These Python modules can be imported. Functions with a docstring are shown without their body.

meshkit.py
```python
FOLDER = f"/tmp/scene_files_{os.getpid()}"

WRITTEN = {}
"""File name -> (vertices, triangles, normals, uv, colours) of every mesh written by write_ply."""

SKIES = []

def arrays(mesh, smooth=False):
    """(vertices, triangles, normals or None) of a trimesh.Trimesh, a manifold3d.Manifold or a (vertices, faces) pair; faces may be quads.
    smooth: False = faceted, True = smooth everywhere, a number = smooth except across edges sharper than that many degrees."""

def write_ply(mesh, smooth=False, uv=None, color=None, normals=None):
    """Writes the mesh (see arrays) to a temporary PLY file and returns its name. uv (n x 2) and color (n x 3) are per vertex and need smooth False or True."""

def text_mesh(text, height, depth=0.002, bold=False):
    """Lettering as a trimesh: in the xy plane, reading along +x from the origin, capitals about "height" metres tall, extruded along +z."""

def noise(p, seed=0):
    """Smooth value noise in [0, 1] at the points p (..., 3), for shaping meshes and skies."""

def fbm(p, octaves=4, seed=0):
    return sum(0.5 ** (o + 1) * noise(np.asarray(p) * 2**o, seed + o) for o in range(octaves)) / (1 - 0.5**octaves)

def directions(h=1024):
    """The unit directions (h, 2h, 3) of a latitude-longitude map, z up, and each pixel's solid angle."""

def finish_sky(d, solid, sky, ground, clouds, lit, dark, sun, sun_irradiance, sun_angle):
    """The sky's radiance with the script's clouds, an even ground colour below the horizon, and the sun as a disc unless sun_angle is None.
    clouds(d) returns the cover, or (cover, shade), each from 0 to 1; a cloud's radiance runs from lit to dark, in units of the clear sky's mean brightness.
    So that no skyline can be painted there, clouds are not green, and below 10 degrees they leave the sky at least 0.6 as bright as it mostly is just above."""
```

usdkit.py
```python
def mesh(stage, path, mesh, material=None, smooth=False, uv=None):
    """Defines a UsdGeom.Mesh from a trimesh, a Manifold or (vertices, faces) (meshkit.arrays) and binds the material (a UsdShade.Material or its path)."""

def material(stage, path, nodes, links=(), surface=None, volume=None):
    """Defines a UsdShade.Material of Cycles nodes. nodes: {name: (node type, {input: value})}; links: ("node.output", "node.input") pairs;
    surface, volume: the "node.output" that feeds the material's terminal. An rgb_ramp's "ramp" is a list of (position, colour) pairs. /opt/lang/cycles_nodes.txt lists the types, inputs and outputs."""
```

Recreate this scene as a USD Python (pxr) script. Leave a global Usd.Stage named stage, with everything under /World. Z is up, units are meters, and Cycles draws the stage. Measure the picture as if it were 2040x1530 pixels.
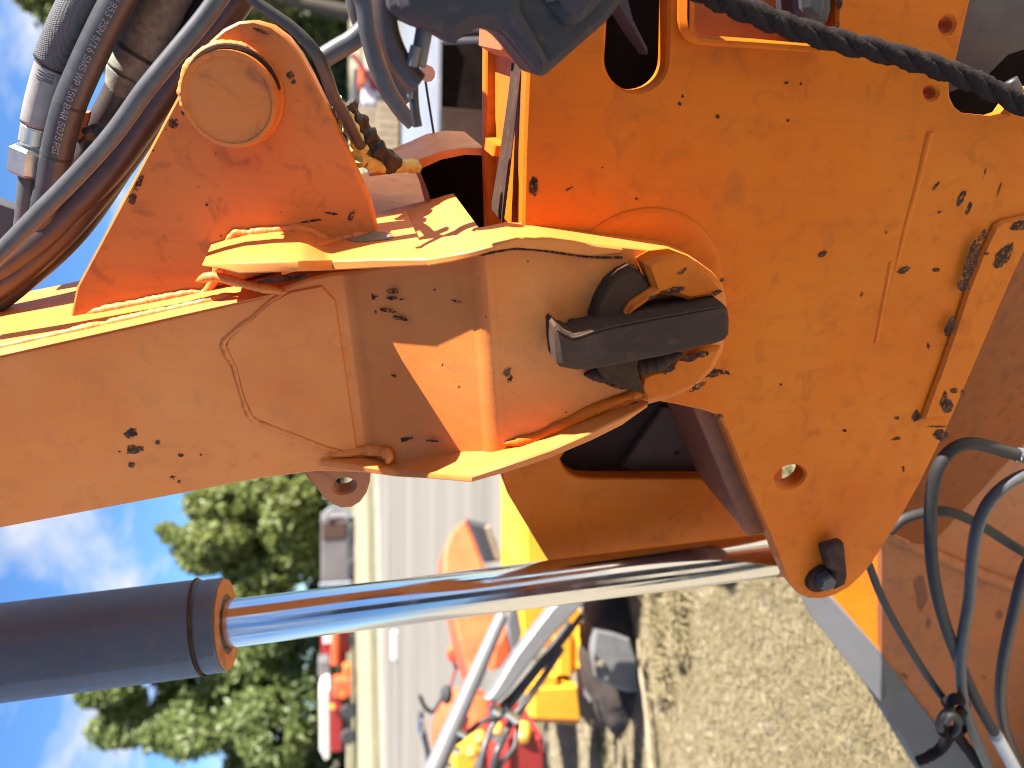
import math, random
import numpy as np
import trimesh, mapbox_earcut
import usdkit, meshkit
from pxr import Usd, UsdGeom, UsdLux, UsdShade, Gf, Sdf

stage = Usd.Stage.CreateInMemory()
UsdGeom.SetStageUpAxis(stage, UsdGeom.Tokens.z)
UsdGeom.SetStageMetersPerUnit(stage, 1.0)
UsdGeom.Xform.Define(stage, '/World')
UsdGeom.Scope.Define(stage, '/World/Looks')
rng = random.Random(7)
nrng = np.random.default_rng(7)

# ------------------------------------------------------------------ camera
FPX, W, H = 1550.0, 2040.0, 1530.0
PITCH = math.radians(14.1)
CAM = np.array([0.0, 0.0, 1.5])
R = np.array([1.0, 0, 0])
F = np.array([0, math.cos(PITCH), -math.sin(PITCH)])
U = np.array([0, math.sin(PITCH), math.cos(PITCH)])
cam = UsdGeom.Camera.Define(stage, '/World/camera')
cx_, cy_, cz_ = -U, R, -F            # the photograph is a portrait shot lying on its side: the sky is at the left
cam.AddTransformOp().Set(Gf.Matrix4d(*cx_, 0, *cy_, 0, *cz_, 0, *CAM, 1))
cam.CreateHorizontalApertureAttr(36.0)
cam.CreateVerticalApertureAttr(27.0)
cam.CreateFocalLengthAttr(36.0 * FPX / W)
cam.CreateClippingRangeAttr(Gf.Vec2f(0.05, 2000))
cam.CreateFStopAttr(4.4)
cam.CreateFocusDistanceAttr(0.74)
cam.CreateExposureAttr(2.18)

# ------------------------------------------------------------------ machine axes
YAW = math.radians(25)
N = np.array([-math.sin(YAW), -math.cos(YAW), 0.0])      # outward normal of the machine's cheek plates
RT = np.array([math.cos(YAW), -math.sin(YAW), 0.0])
Z = np.array([0, 0, 1.0])

# ------------------------------------------------------------------ sun and sky
EL = math.radians(38)
DEL = math.radians(-6.0)
SUN = math.cos(EL) * (RT * math.cos(DEL) + N * math.sin(DEL)) + Z * math.sin(EL)
sun = UsdLux.DistantLight.Define(stage, '/World/sun')
zc = SUN / np.linalg.norm(SUN)
xc = np.cross([0, 0, 1.0], zc); xc /= np.linalg.norm(xc); yc = np.cross(zc, xc)
sun.AddTransformOp().Set(Gf.Matrix4d(*xc, 0, *yc, 0, *zc, 0, 0, 0, 0, 1))
sun.CreateIntensityAttr(1.25)
sun.CreateAngleAttr(0.5)
sun.CreateNormalizeAttr(True)
sun.CreateColorAttr(Gf.Vec3f(1.0, 0.95, 0.88))

dome = UsdLux.DomeLight.Define(stage, '/World/sky')
sky_mat = usdkit.material(stage, '/World/Looks/sky', {
    's': ('sky_texture', {'sky_type': 'single_scattering', 'sun_disc': False, 'sun_elevation': EL,
                          'sun_rotation': math.atan2(SUN[0], SUN[1]), 'air_density': 1.0, 'aerosol_density': 0.1, 'ozone_density': 2.0}),
    'g': ('texture_coordinate', {}),
    'm': ('mapping', {'mapping_type': 'point', 'scale': (2.2, 2.2, 5.5), 'location': (3.3, 7.9, 2.4)}),
    'n': ('noise_texture', {'scale': 1.5, 'detail': 7.0, 'roughness': 0.55, 'distortion': 0.4}),
    'r': ('rgb_ramp', {'ramp': [(0.0, (0, 0, 0)), (0.50, (0, 0, 0)), (0.64, (0.95, 0.95, 0.95)), (1.0, (1, 1, 1))]}),
    'tn': ('mix_color', {'blend_type': 'multiply', 'fac': 1.0, 'b': (0.46, 0.68, 0.95), 'use_clamp_result': False, 'use_clamp': False}),
    'x': ('mix_color', {'blend_type': 'mix', 'use_clamp_result': False, 'b': (4.0, 4.15, 4.4)}),
    'bg': ('background_shader', {'strength': 0.05}),
}, [('g.generated', 'm.vector'), ('m.vector', 'n.vector'), ('n.fac', 'r.fac'), ('s.color', 'tn.a'), ('tn.result', 'x.a'), ('r.color', 'x.fac'), ('x.result', 'bg.color')], surface='bg.background')
UsdShade.MaterialBindingAPI.Apply(dome.GetPrim()).Bind(sky_mat)

# ------------------------------------------------------------------ placing helpers
def ray(x, y):
    return F * FPX - (x - W / 2) * U - (y - H / 2) * R

def ax(x, y, d):                      # point on the pixel's ray at an axial depth
    return CAM + ray(x, y) * (d / FPX)

class Plane:
    def __init__(s, n, p):
        s.n = np.asarray(n, float) / np.linalg.norm(n)
        s.p = np.asarray(p, float)
        s.u = np.cross(s.n, Z) * -1.0
        if np.linalg.norm(s.u) < 1e-6: s.u = np.array([1.0, 0, 0])
        s.u /= np.linalg.norm(s.u)
        s.v = np.cross(s.n, s.u)
        s.v /= np.linalg.norm(s.v)
    def hit(s, x, y):
        d = ray(x, y)
        return CAM + d * (np.dot(s.n, s.p - CAM) / np.dot(s.n, d))
    def off(s, t):
        return Plane(s.n, s.p + s.n * t)

P0 = ax(1270, 650, 0.75)
REF = Plane(N, P0)
def pl(t): return REF.off(t)
def at(x, y, t=0.0): return pl(t).hit(x, y)
def V(x, y, Y):                       # pixel on the vertical plane y = Y
    d = ray(x, y); return CAM + d * (Y / d[1])
def G(x, y, z=0.0):                   # pixel on the ground
    d = ray(x, y); return CAM + d * ((z - CAM[2]) / d[2])
def depth(p): return float(np.dot(np.asarray(p) - CAM, F))

# ------------------------------------------------------------------ mesh helpers
def cat(ms): return trimesh.util.concatenate([m for m in ms if m is not None])

def mitre(ring, c):
    ring = np.asarray(ring, float); n = len(ring)
    area = 0.5 * np.sum(ring[:, 0] * np.roll(ring[:, 1], -1) - np.roll(ring[:, 0], -1) * ring[:, 1])
    if area < 0: return mitre(ring[::-1], c)[::-1]
    e = np.roll(ring, -1, 0) - ring
    e /= np.linalg.norm(e, axis=1, keepdims=True) + 1e-12
    nin = np.stack([-e[:, 1], e[:, 0]], 1)
    a, b = np.roll(nin, 1, 0), nin
    m = a + b
    k = 1.0 + (a * b).sum(1)
    m = m / np.maximum(k, 0.35)[:, None]
    return ring + m * c

def clean(ring):
    ring = np.asarray(ring, float)
    keep = np.linalg.norm(ring - np.roll(ring, 1, 0), axis=1) > 1e-6
    return ring[keep]

def slab3(plane, ring3, thick, holes3=(), c=0.0015):
    """Plate: outline points on a plane (3-D), extruded away from the plane's normal, with its front edges chamfered."""
    to2 = lambda r: clean(np.stack([(np.asarray(r) - plane.p) @ plane.u, (np.asarray(r) - plane.p) @ plane.v], 1))
    ext = to2(ring3); hs = [to2(h) for h in holes3]
    area = lambda r: 0.5 * np.sum(r[:, 0] * np.roll(r[:, 1], -1) - np.roll(r[:, 0], -1) * r[:, 1])
    if area(ext) < 0: ext = ext[::-1]
    hs = [h[::-1] if area(h) > 0 else h for h in hs]
    rings = [ext] + hs
    # holes run clockwise: offset outward from the hole = into material
    def inset(r, i): return mitre(r, c) if i == 0 else mitre(r, -c)
    V3, Fc = [], []
    base = 0
    fr_idx, bk_idx = [], []
    for i, r in enumerate(rings):
        n = len(r)
        fr = inset(r, i)
        layers = [(fr, 0.0), (r, -c), (r, -(thick - c)), (fr, -thick)]
        for q, dz in layers:
            V3.append(plane.p + q[:, :1] * plane.u + q[:, 1:] * plane.v + dz * plane.n)
        for L in range(3):
            for k in range(n):
                a, b = base + L * n + k, base + L * n + (k + 1) % n
                d, e = a + n, b + n
                Fc += [[a, d, b], [b, d, e]]
        fr_idx.append(np.arange(base, base + n)); bk_idx.append(np.arange(base + 3 * n, base + 4 * n))
        base += 4 * n
    verts2 = np.vstack([inset(r, i) for i, r in enumerate(rings)])
    ends = np.cumsum([len(r) for r in rings]).astype(np.uint32)
    tri = mapbox_earcut.triangulate_float64(verts2, ends).reshape(-1, 3).astype(int)
    t2 = verts2[tri]
    s = (t2[:, 1, 0] - t2[:, 0, 0]) * (t2[:, 2, 1] - t2[:, 0, 1]) - (t2[:, 2, 0] - t2[:, 0, 0]) * (t2[:, 1, 1] - t2[:, 0, 1])
    tri[s < 0] = tri[s < 0][:, ::-1]
    fi, bi = np.concatenate(fr_idx), np.concatenate(bk_idx)
    # u x v = ? make the front face look along +n
    flip = np.dot(np.cross(plane.u, plane.v), plane.n) < 0
    f_front, f_back = fi[tri], bi[tri][:, ::-1]
    Fs = np.vstack([np.array(Fc), f_front, f_back])
    if flip: Fs = Fs[:, ::-1]
    m = trimesh.Trimesh(np.vstack(V3), Fs, process=False)
    return m

def slab(plane, px, thick, holes=(), c=0.0015):
    return slab3(plane, [plane.hit(*q[:2]) for q in px], thick, [[plane.hit(*q[:2]) for q in h] for h in holes], c)

def arc(cx, cy, rx, ry, a0, a1, n=16, rot=0):
    out = []
    for k in range(n + 1):
        a = math.radians(a0 + (a1 - a0) * k / n)
        x, y = rx * math.cos(a), ry * math.sin(a)
        r = math.radians(rot)
        out.append((cx + x * math.cos(r) - y * math.sin(r), cy + x * math.sin(r) + y * math.cos(r)))
    return out

def ell(cx, cy, rx, ry, n=28, rot=0): return arc(cx, cy, rx, ry, 0, 360, n, rot)[:-1]

def crom(pts, step=8, closed=False):
    p = np.asarray(pts, float)
    if closed: q = np.vstack([p[-1], p, p[0], p[1]])
    else: q = np.vstack([2 * p[0] - p[1], p, 2 * p[-1] - p[-2]])
    out = []
    for i in range(1, len(q) - 2):
        a, b, c, d = q[i - 1], q[i], q[i + 1], q[i + 2]
        for t in np.linspace(0, 1, step, endpoint=False):
            out.append(0.5 * (2 * b + (c - a) * t + (2 * a - 5 * b + 4 * c - d) * t * t + (3 * b - a - 3 * c + d) * t ** 3))
    if not closed: out.append(q[-2])
    return np.array(out)

def frames(p):
    t = np.gradient(p, axis=0); t /= np.linalg.norm(t, axis=1, keepdims=True) + 1e-12
    a = np.cross(t[0], Z if abs(t[0][2]) < 0.9 else np.array([1.0, 0, 0])); a /= np.linalg.norm(a)
    A = [a]
    for k in range(1, len(p)):
        a = A[-1] - t[k] * np.dot(A[-1], t[k]); a /= np.linalg.norm(a); A.append(a)
    A = np.array(A); B = np.cross(t, A)
    return t, A, B

def tube(p, r, sides=20, cap=True):
    p = np.asarray(p, float); n = len(p)
    r = np.broadcast_to(r, (n,)) if np.ndim(r) < 2 else r
    t, A, B = frames(p)
    ang = np.arange(sides) * 2 * math.pi / sides
    rr = r[:, None] if np.ndim(r) == 1 else r
    v = p[:, None] + rr[..., None] * (np.cos(ang)[None, :, None] * A[:, None] + np.sin(ang)[None, :, None] * B[:, None])
    v = v.reshape(-1, 3); f = []
    for i in range(n - 1):
        for j in range(sides):
            a, b = i * sides + j, i * sides + (j + 1) % sides
            f += [[a, b, b + sides], [a, b + sides, a + sides]]
    if cap:
        v = np.vstack([v, p[0], p[-1]]); k = n * sides
        for j in range(sides):
            f.append([k, (j + 1) % sides, j]); f.append([k + 1, (n - 1) * sides + j, (n - 1) * sides + (j + 1) % sides])
    return trimesh.Trimesh(v, np.array(f), process=False)

def lathe(p0, p1, prof, sides=40):
    """Solid of revolution from p0 towards p1: profile of (distance along, radius)."""
    d = np.asarray(p1, float) - p0; d /= np.linalg.norm(d)
    a = np.cross(d, Z if abs(d[2]) < 0.9 else R); a /= np.linalg.norm(a); b = np.cross(d, a)
    ang = np.arange(sides) * 2 * math.pi / sides
    v, f = [], []
    for s, r in prof:
        v.append(np.asarray(p0) + d * s + max(r, 1e-5) * (np.cos(ang)[:, None] * a + np.sin(ang)[:, None] * b))
    for i in range(len(prof) - 1):
        for j in range(sides):
            q, w = i * sides + j, i * sides + (j + 1) % sides
            f += [[q, w, w + sides], [q, w + sides, q + sides]]
    return trimesh.Trimesh(np.vstack(v), np.array(f), process=False)

def boxm(c, size, u=R, v=np.array([0, 1.0, 0]), w=Z, bev=0.004):
    """Bevelled box with axes u, v, w."""
    h = np.asarray(size, float) / 2; b = min(bev, h.min() * 0.6)
    pts = []
    for sx in (-1, 1):
        for sy in (-1, 1):
            for sz in (-1, 1):
                for k in range(3):
                    q = np.array([sx, sy, sz]) * h
                    d = np.array([sx, sy, sz]) * b
                    d[k] = 0
                    pts.append(q - d)
    hull = trimesh.convex.convex_hull(np.array(pts))
    M = np.stack([u, v, w], 0)
    return trimesh.Trimesh(np.asarray(hull.vertices) @ M + np.asarray(c), hull.faces if np.linalg.det(M) > 0 else hull.faces[:, ::-1], process=False)

def rough(m, amp, scale, seed=0):
    v = np.array(m.vertices); n = m.vertex_normals
    d = meshkit.fbm(v * scale, 3, seed) - 0.5
    return trimesh.Trimesh(v + n * (d * 2 * amp)[:, None], m.faces, process=False)

# ------------------------------------------------------------------ scene helpers
LOC, USED = {}, {}
def numbered(path):
    if path not in USED:
        USED[path] = 0; return path
    USED[path] += 1
    return '%s_%03d' % (path, USED[path])

def tag(prim, label=None, cat_=None, group=None, kind=None):
    for k, v in (('label', label), ('category', cat_), ('group', group), ('kind', kind)):
        if v: prim.SetCustomDataByKey(k, v)

def thing(name, label, cat_, loc, group=None, kind=None):
    path = numbered('/World/' + name)
    x = UsdGeom.Xform.Define(stage, path); loc = np.asarray(loc, float)
    x.AddTranslateOp().Set(Gf.Vec3d(*map(float, loc))); LOC[path] = loc
    tag(x.GetPrim(), label, cat_, group, kind)
    return path

def part(name, mesh, mat, parent, smooth=32, label=None, kind=None):
    path = numbered(parent + '/' + name)
    loc = LOC[parent]; LOC[path] = loc
    m = trimesh.Trimesh(np.asarray(mesh.vertices) - loc, mesh.faces, process=False)
    g = usdkit.mesh(stage, path, m, M[mat], smooth=smooth)
    tag(g.GetPrim(), label, kind=kind)
    return path

def sub(name, mesh, mat, parent, smooth=32, label=None, kind=None):      # a sub-part under a part (meshes carry no own offset)
    return part(name, mesh, mat, parent, smooth, label, kind)

def solo(name, mesh, mat, label, cat_, group=None, kind=None, smooth=32):
    path = numbered('/World/' + name)
    v = np.asarray(mesh.vertices); loc = np.array([v[:, 0].mean(), v[:, 1].mean(), v[:, 2].min()]) if kind != 'structure' else np.zeros(3)
    g = usdkit.mesh(stage, path, trimesh.Trimesh(v - loc, mesh.faces, process=False), M[mat], smooth=smooth)
    g.AddTranslateOp().Set(Gf.Vec3d(*map(float, loc)))
    LOC[path] = loc
    tag(g.GetPrim(), label, cat_, group, kind)
    return path

# ------------------------------------------------------------------ materials
M = {}
def mat(name, nodes, links, surface): M[name] = usdkit.material(stage, '/World/Looks/' + name, nodes, links, surface=surface)

def paint(name, base, worn, dirt, rough_=0.38, bump=0.25, speck=0.5, spec=0.5, coat=0.0, scale=1.0):
    """Sprayed, weathered paint: slow tone drift, rubbed and dusty patches, fine dark specks, orange-peel relief."""
    mat(name, {
        'g': ('geometry', {}),
        'n1': ('noise_texture', {'scale': 5.5 * scale, 'detail': 5.0, 'roughness': 0.6, 'distortion': 0.3}),
        'r1': ('rgb_ramp', {'ramp': [(0.0, (0, 0, 0)), (0.40, (0, 0, 0)), (0.72, (1, 1, 1)), (1.0, (1, 1, 1))]}),
        'n2': ('noise_texture', {'scale': 38.0 * scale, 'detail': 6.0, 'roughness': 0.65, 'distortion': 0.8}),
        'r2': ('rgb_ramp', {'ramp': [(0.0, (0, 0, 0)), (0.53, (0, 0, 0)), (0.72, (1, 1, 1)), (1.0, (1, 1, 1))]}),
        'n3': ('noise_texture', {'scale': 190.0 * scale, 'detail': 3.0, 'roughness': 0.6}),
        'r3': ('rgb_ramp', {'ramp': [(0.0, (0, 0, 0)), (0.71, (0, 0, 0)), (0.755, (1, 1, 1)), (1.0, (1, 1, 1))]}),
        'n7': ('noise_texture', {'scale': 2.3 * scale, 'detail': 6.0, 'roughness': 0.6, 'distortion': 0.6}),
        'r7': ('rgb_ramp', {'ramp': [(0.0, (0, 0, 0)), (0.35, (0, 0, 0)), (0.68, (1, 1, 1)), (1.0, (1, 1, 1))]}),
        'm0': ('mix_color', {'a': base, 'b': tuple(x * k for x, k in zip(base, (0.80, 0.70, 0.8)))}),
        'm1': ('mix_color', {'b': worn}),
        'k2': ('math', {'math_type': 'multiply', 'value2': 0.62}),
        'm2': ('mix_color', {'b': dirt}),
        'k3': ('math', {'math_type': 'multiply', 'value2': speck}),
        'm3': ('mix_color', {'b': (0.035, 0.022, 0.018)}),
        'ms': ('mapping', {'mapping_type': 'point', 'scale': (70.0, 70.0, 5.0)}),
        'n6': ('noise_texture', {'scale': 1.0, 'detail': 4.0, 'roughness': 0.7, 'distortion': 0.5}),
        'r6': ('rgb_ramp', {'ramp': [(0.0, (0, 0, 0)), (0.52, (0, 0, 0)), (0.80, (1, 1, 1)), (1.0, (1, 1, 1))]}),
        'k6': ('math', {'math_type': 'multiply', 'value2': 0.32}),
        'm6': ('mix_color', {'b': dirt}),
        'n4': ('noise_texture', {'scale': 420.0, 'detail': 2.0}),
        'n5': ('noise_texture', {'scale': 16.0, 'detail': 3.0}),
        'ad': ('math', {'math_type': 'multiply_add', 'value2': 6.0}),
        'b': ('bump', {'strength': bump, 'distance': 0.0006}),
        'rr': ('map_range', {'from_min': 0.3, 'from_max': 0.75, 'to_min': rough_ - 0.08, 'to_max': rough_ + 0.2, 'clamp': True}),
        'p': ('principled_bsdf', {'specular_ior_level': spec, 'coat_weight': coat, 'coat_roughness': 0.12}),
    }, [('g.position', 'n1.vector'), ('g.position', 'n2.vector'), ('g.position', 'n3.vector'), ('g.position', 'n4.vector'), ('g.position', 'n5.vector'),
        ('g.position', 'n7.vector'), ('n7.fac', 'r7.fac'), ('r7.color', 'm0.fac'), ('m0.result', 'm1.a'), ('n1.fac', 'r1.fac'), ('n2.fac', 'r2.fac'), ('n3.fac', 'r3.fac'), ('r1.color', 'm1.fac'), ('r2.color', 'k2.value1'), ('k2.value', 'm2.fac'),
        ('m1.result', 'm6.a'), ('g.position', 'ms.vector'), ('ms.vector', 'n6.vector'), ('n6.fac', 'r6.fac'), ('r6.color', 'k6.value1'), ('k6.value', 'm6.fac'), ('m6.result', 'm2.a'), ('r3.color', 'k3.value1'), ('k3.value', 'm3.fac'), ('m2.result', 'm3.a'), ('m3.result', 'p.base_color'),
        ('n5.fac', 'ad.value1'), ('n4.fac', 'ad.value3'), ('ad.value', 'b.height'), ('b.normal', 'p.normal'), ('n2.fac', 'rr.value'), ('rr.result', 'p.roughness')], 'p.BSDF')

paint('orange', (0.58, 0.126, 0.003), (0.55, 0.142, 0.008), (0.33, 0.080, 0.010), 0.48, spec=0.20)
paint('orange_boom', (0.66, 0.190, 0.028), (0.63, 0.215, 0.050), (0.46, 0.145, 0.044), 0.46, spec=0.32)
paint('orange_lug', (0.54, 0.165, 0.022), (0.48, 0.150, 0.032), (0.17, 0.052, 0.024), 0.48, spec=0.3, speck=0.9)
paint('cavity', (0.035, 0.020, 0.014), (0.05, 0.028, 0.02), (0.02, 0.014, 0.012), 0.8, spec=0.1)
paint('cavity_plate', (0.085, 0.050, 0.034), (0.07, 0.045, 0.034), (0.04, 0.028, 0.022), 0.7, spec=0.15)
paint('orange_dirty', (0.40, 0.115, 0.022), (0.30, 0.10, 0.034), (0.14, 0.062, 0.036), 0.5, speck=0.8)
paint('orange_shade', (0.26, 0.070, 0.014), (0.20, 0.062, 0.020), (0.10, 0.042, 0.024), 0.6, speck=0.8, spec=0.1)  # darker copy of orange_dirty: shade below the main plate put into the colour
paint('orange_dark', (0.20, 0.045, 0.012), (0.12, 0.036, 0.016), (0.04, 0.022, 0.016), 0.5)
paint('barrel', (0.066, 0.072, 0.094), (0.090, 0.090, 0.102), (0.13, 0.095, 0.080), 0.5, speck=0.3)
paint('grey_rail', (0.105, 0.105, 0.102), (0.09, 0.09, 0.088), (0.10, 0.085, 0.07), 0.5, speck=0.2)
paint('grey_box', (0.19, 0.21, 0.23), (0.17, 0.19, 0.21), (0.3, 0.3, 0.3), 0.5, speck=0.1)
paint('slate', (0.045, 0.050, 0.055), (0.055, 0.055, 0.058), (0.08, 0.065, 0.055), 0.55, speck=0.2)
paint('casting', (0.036, 0.033, 0.034), (0.032, 0.032, 0.040), (0.10, 0.070, 0.050), 0.65, bump=0.5, speck=0.3, spec=0.22)
paint('dark_steel', (0.046, 0.028, 0.021), (0.072, 0.044, 0.030), (0.11, 0.060, 0.034), 0.8, bump=0.5, speck=0.5, spec=0.06)
paint('rust', (0.055, 0.030, 0.018), (0.085, 0.048, 0.024), (0.03, 0.02, 0.016), 0.85, bump=1.0, speck=0.7, spec=0.06)
paint('bare', (0.030, 0.015, 0.010), (0.042, 0.022, 0.015), (0.07, 0.035, 0.02), 0.85, bump=0.8, scale=2, spec=0.1)
mat('chip', {'g': ('geometry', {}), 'n': ('noise_texture', {'scale': 330.0, 'detail': 5.0, 'roughness': 0.7, 'distortion': 0.6}), 'n2': ('noise_texture', {'scale': 150.0, 'detail': 4.0}),
             'r': ('rgb_ramp', {'ramp': [(0.3, (0.022, 0.013, 0.010)), (0.5, (0.045, 0.024, 0.016)), (0.68, (0.12, 0.055, 0.025))]}),
             'a': ('map_range', {'from_min': 0.42, 'from_max': 0.47, 'to_min': 0.0, 'to_max': 1.0, 'clamp': True}), 'b': ('bump', {'strength': 0.8, 'distance': 0.0008}),
             't': ('transparent_bsdf', {}), 'p': ('principled_bsdf', {'roughness': 0.85, 'specular_ior_level': 0.15}), 'x': ('mix_closure', {})},
    [('g.position', 'n.vector'), ('g.position', 'n2.vector'), ('n2.fac', 'r.fac'), ('r.color', 'p.base_color'), ('n.fac', 'a.value'), ('n2.fac', 'b.height'), ('b.normal', 'p.normal'),
     ('a.result', 'x.fac'), ('t.BSDF', 'x.closure1'), ('p.BSDF', 'x.closure2')], 'x.closure')
paint('primer', (0.17, 0.145, 0.095), (0.18, 0.14, 0.08), (0.30, 0.15, 0.06), 0.5, speck=0.2)
paint('yellow', (0.75, 0.37, 0.02), (0.72, 0.36, 0.03), (0.5, 0.26, 0.05), 0.35, speck=0.2)
paint('red', (0.70, 0.10, 0.028), (0.72, 0.13, 0.045), (0.55, 0.12, 0.06), 0.4, speck=0.1)
paint('deep_red', (0.26, 0.014, 0.014), (0.24, 0.02, 0.018), (0.25, 0.04, 0.035), 0.5, speck=0.1)
paint('white_paint', (0.62, 0.60, 0.52), (0.58, 0.56, 0.48), (0.6, 0.57, 0.5), 0.5, speck=0.05)
paint('far_grey', (0.13, 0.12, 0.12), (0.15, 0.14, 0.14), (0.12, 0.09, 0.07), 0.6, speck=0.05, scale=0.2)
paint('strut_grey', (0.14, 0.145, 0.145), (0.12, 0.125, 0.125), (0.14, 0.13, 0.12), 0.4, speck=0.05)

def simple(name, col, rough_=0.5, metal=0.0, var=0.25, scale=40, bump=0.2, dist=0.001, **kw):
    c2 = tuple(x * (1 + var) for x in col); c1 = tuple(x * (1 - var) for x in col)
    mat(name, {'g': ('geometry', {}), 'n': ('noise_texture', {'scale': scale, 'detail': 5.0, 'roughness': 0.6}),
               'r': ('rgb_ramp', {'ramp': [(0.25, c1), (0.75, c2)]}), 'b': ('bump', {'strength': bump, 'distance': dist}),
               'p': ('principled_bsdf', {'roughness': rough_, 'metallic': metal, **kw})},
        [('g.position', 'n.vector'), ('n.fac', 'r.fac'), ('r.color', 'p.base_color'), ('n.fac', 'b.height'), ('b.normal', 'p.normal')], 'p.BSDF')

simple('rubber', (0.036, 0.034, 0.037), 0.38, var=0.3, scale=120, bump=0.25, dist=0.0006)
simple('rubber_dark', (0.026, 0.024, 0.025), 0.5, var=0.3, scale=120, bump=0.2, dist=0.0006)
simple('rubber_brown', (0.042, 0.028, 0.024), 0.4, var=0.35, scale=60, bump=0.25, dist=0.0006)
simple('rubber_grey', (0.062, 0.060, 0.061), 0.42, specular_ior_level=0.35, var=0.2, scale=90, bump=0.2, dist=0.0006)
simple('rope_fibre', (0.022, 0.017, 0.016), 0.95, specular_ior_level=0.05, var=0.4, scale=400, bump=0.8, dist=0.001)
simple('steel', (0.42, 0.41, 0.40), 0.35, metal=0.9, var=0.2, scale=80)
simple('zinc', (0.62, 0.58, 0.50), 0.3, metal=0.8, var=0.15, scale=80)
simple('bright_chrome', (0.8, 0.8, 0.8), 0.1, metal=1.0, var=0.05)
simple('print_ink', (0.22, 0.20, 0.20), 0.6, var=0.3, scale=700, bump=0)
simple('label_print', (0.10, 0.09, 0.09), 0.6, var=0.2, bump=0)
simple('wrap', (0.22, 0.20, 0.19), 0.35, var=0.2, scale=60, bump=0.3)
simple('canvas_pale', (0.15, 0.135, 0.11), 0.85, var=0.45, scale=120, bump=0.5)
simple('wire_black', (0.015, 0.013, 0.013), 0.7, var=0.2)
simple('wire_blue', (0.03, 0.04, 0.07), 0.5, var=0.2)
simple('tape_yellow', (0.42, 0.36, 0.10), 0.55, var=0.35, scale=160, bump=0.5)
simple('tape_black', (0.016, 0.012, 0.008), 0.6, var=0.5, scale=160, bump=0.5)
simple('dark_hole', (0.009, 0.006, 0.005), 0.9, var=0.4, scale=20, specular_ior_level=0.02)  # near-black for recesses, and for the shade on the cabinet front
simple('white_sleeve', (0.62, 0.60, 0.56), 0.7, var=0.12, scale=300, bump=0.6)
simple('timber', (0.25, 0.19, 0.12), 0.8, var=0.3, scale=14, bump=0.4)
simple('bark', (0.05, 0.038, 0.027), 0.9, var=0.4, scale=9, bump=1.0, dist=0.03)
simple('shade_dark', (0.030, 0.022, 0.017), 0.95, var=0.5, scale=7, bump=1.0, dist=0.02)  # dark tone that stands in for shade on the mound
simple('kerb', (0.26, 0.24, 0.20), 0.85, var=0.15, scale=3, bump=0.3, dist=0.01)
simple('pad_grey', (0.14, 0.14, 0.14), 0.6, var=0.25, scale=12)
simple('tyre', (0.03, 0.03, 0.032), 0.8, var=0.3, scale=20)
simple('far_orange', (0.75, 0.13, 0.03), 0.45, var=0.15, scale=6)
simple('pink_white', (0.62, 0.50, 0.52), 0.5, var=0.1, scale=6)
simple('amber', (0.80, 0.36, 0.05), 0.4, var=0.1, scale=6)

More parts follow.
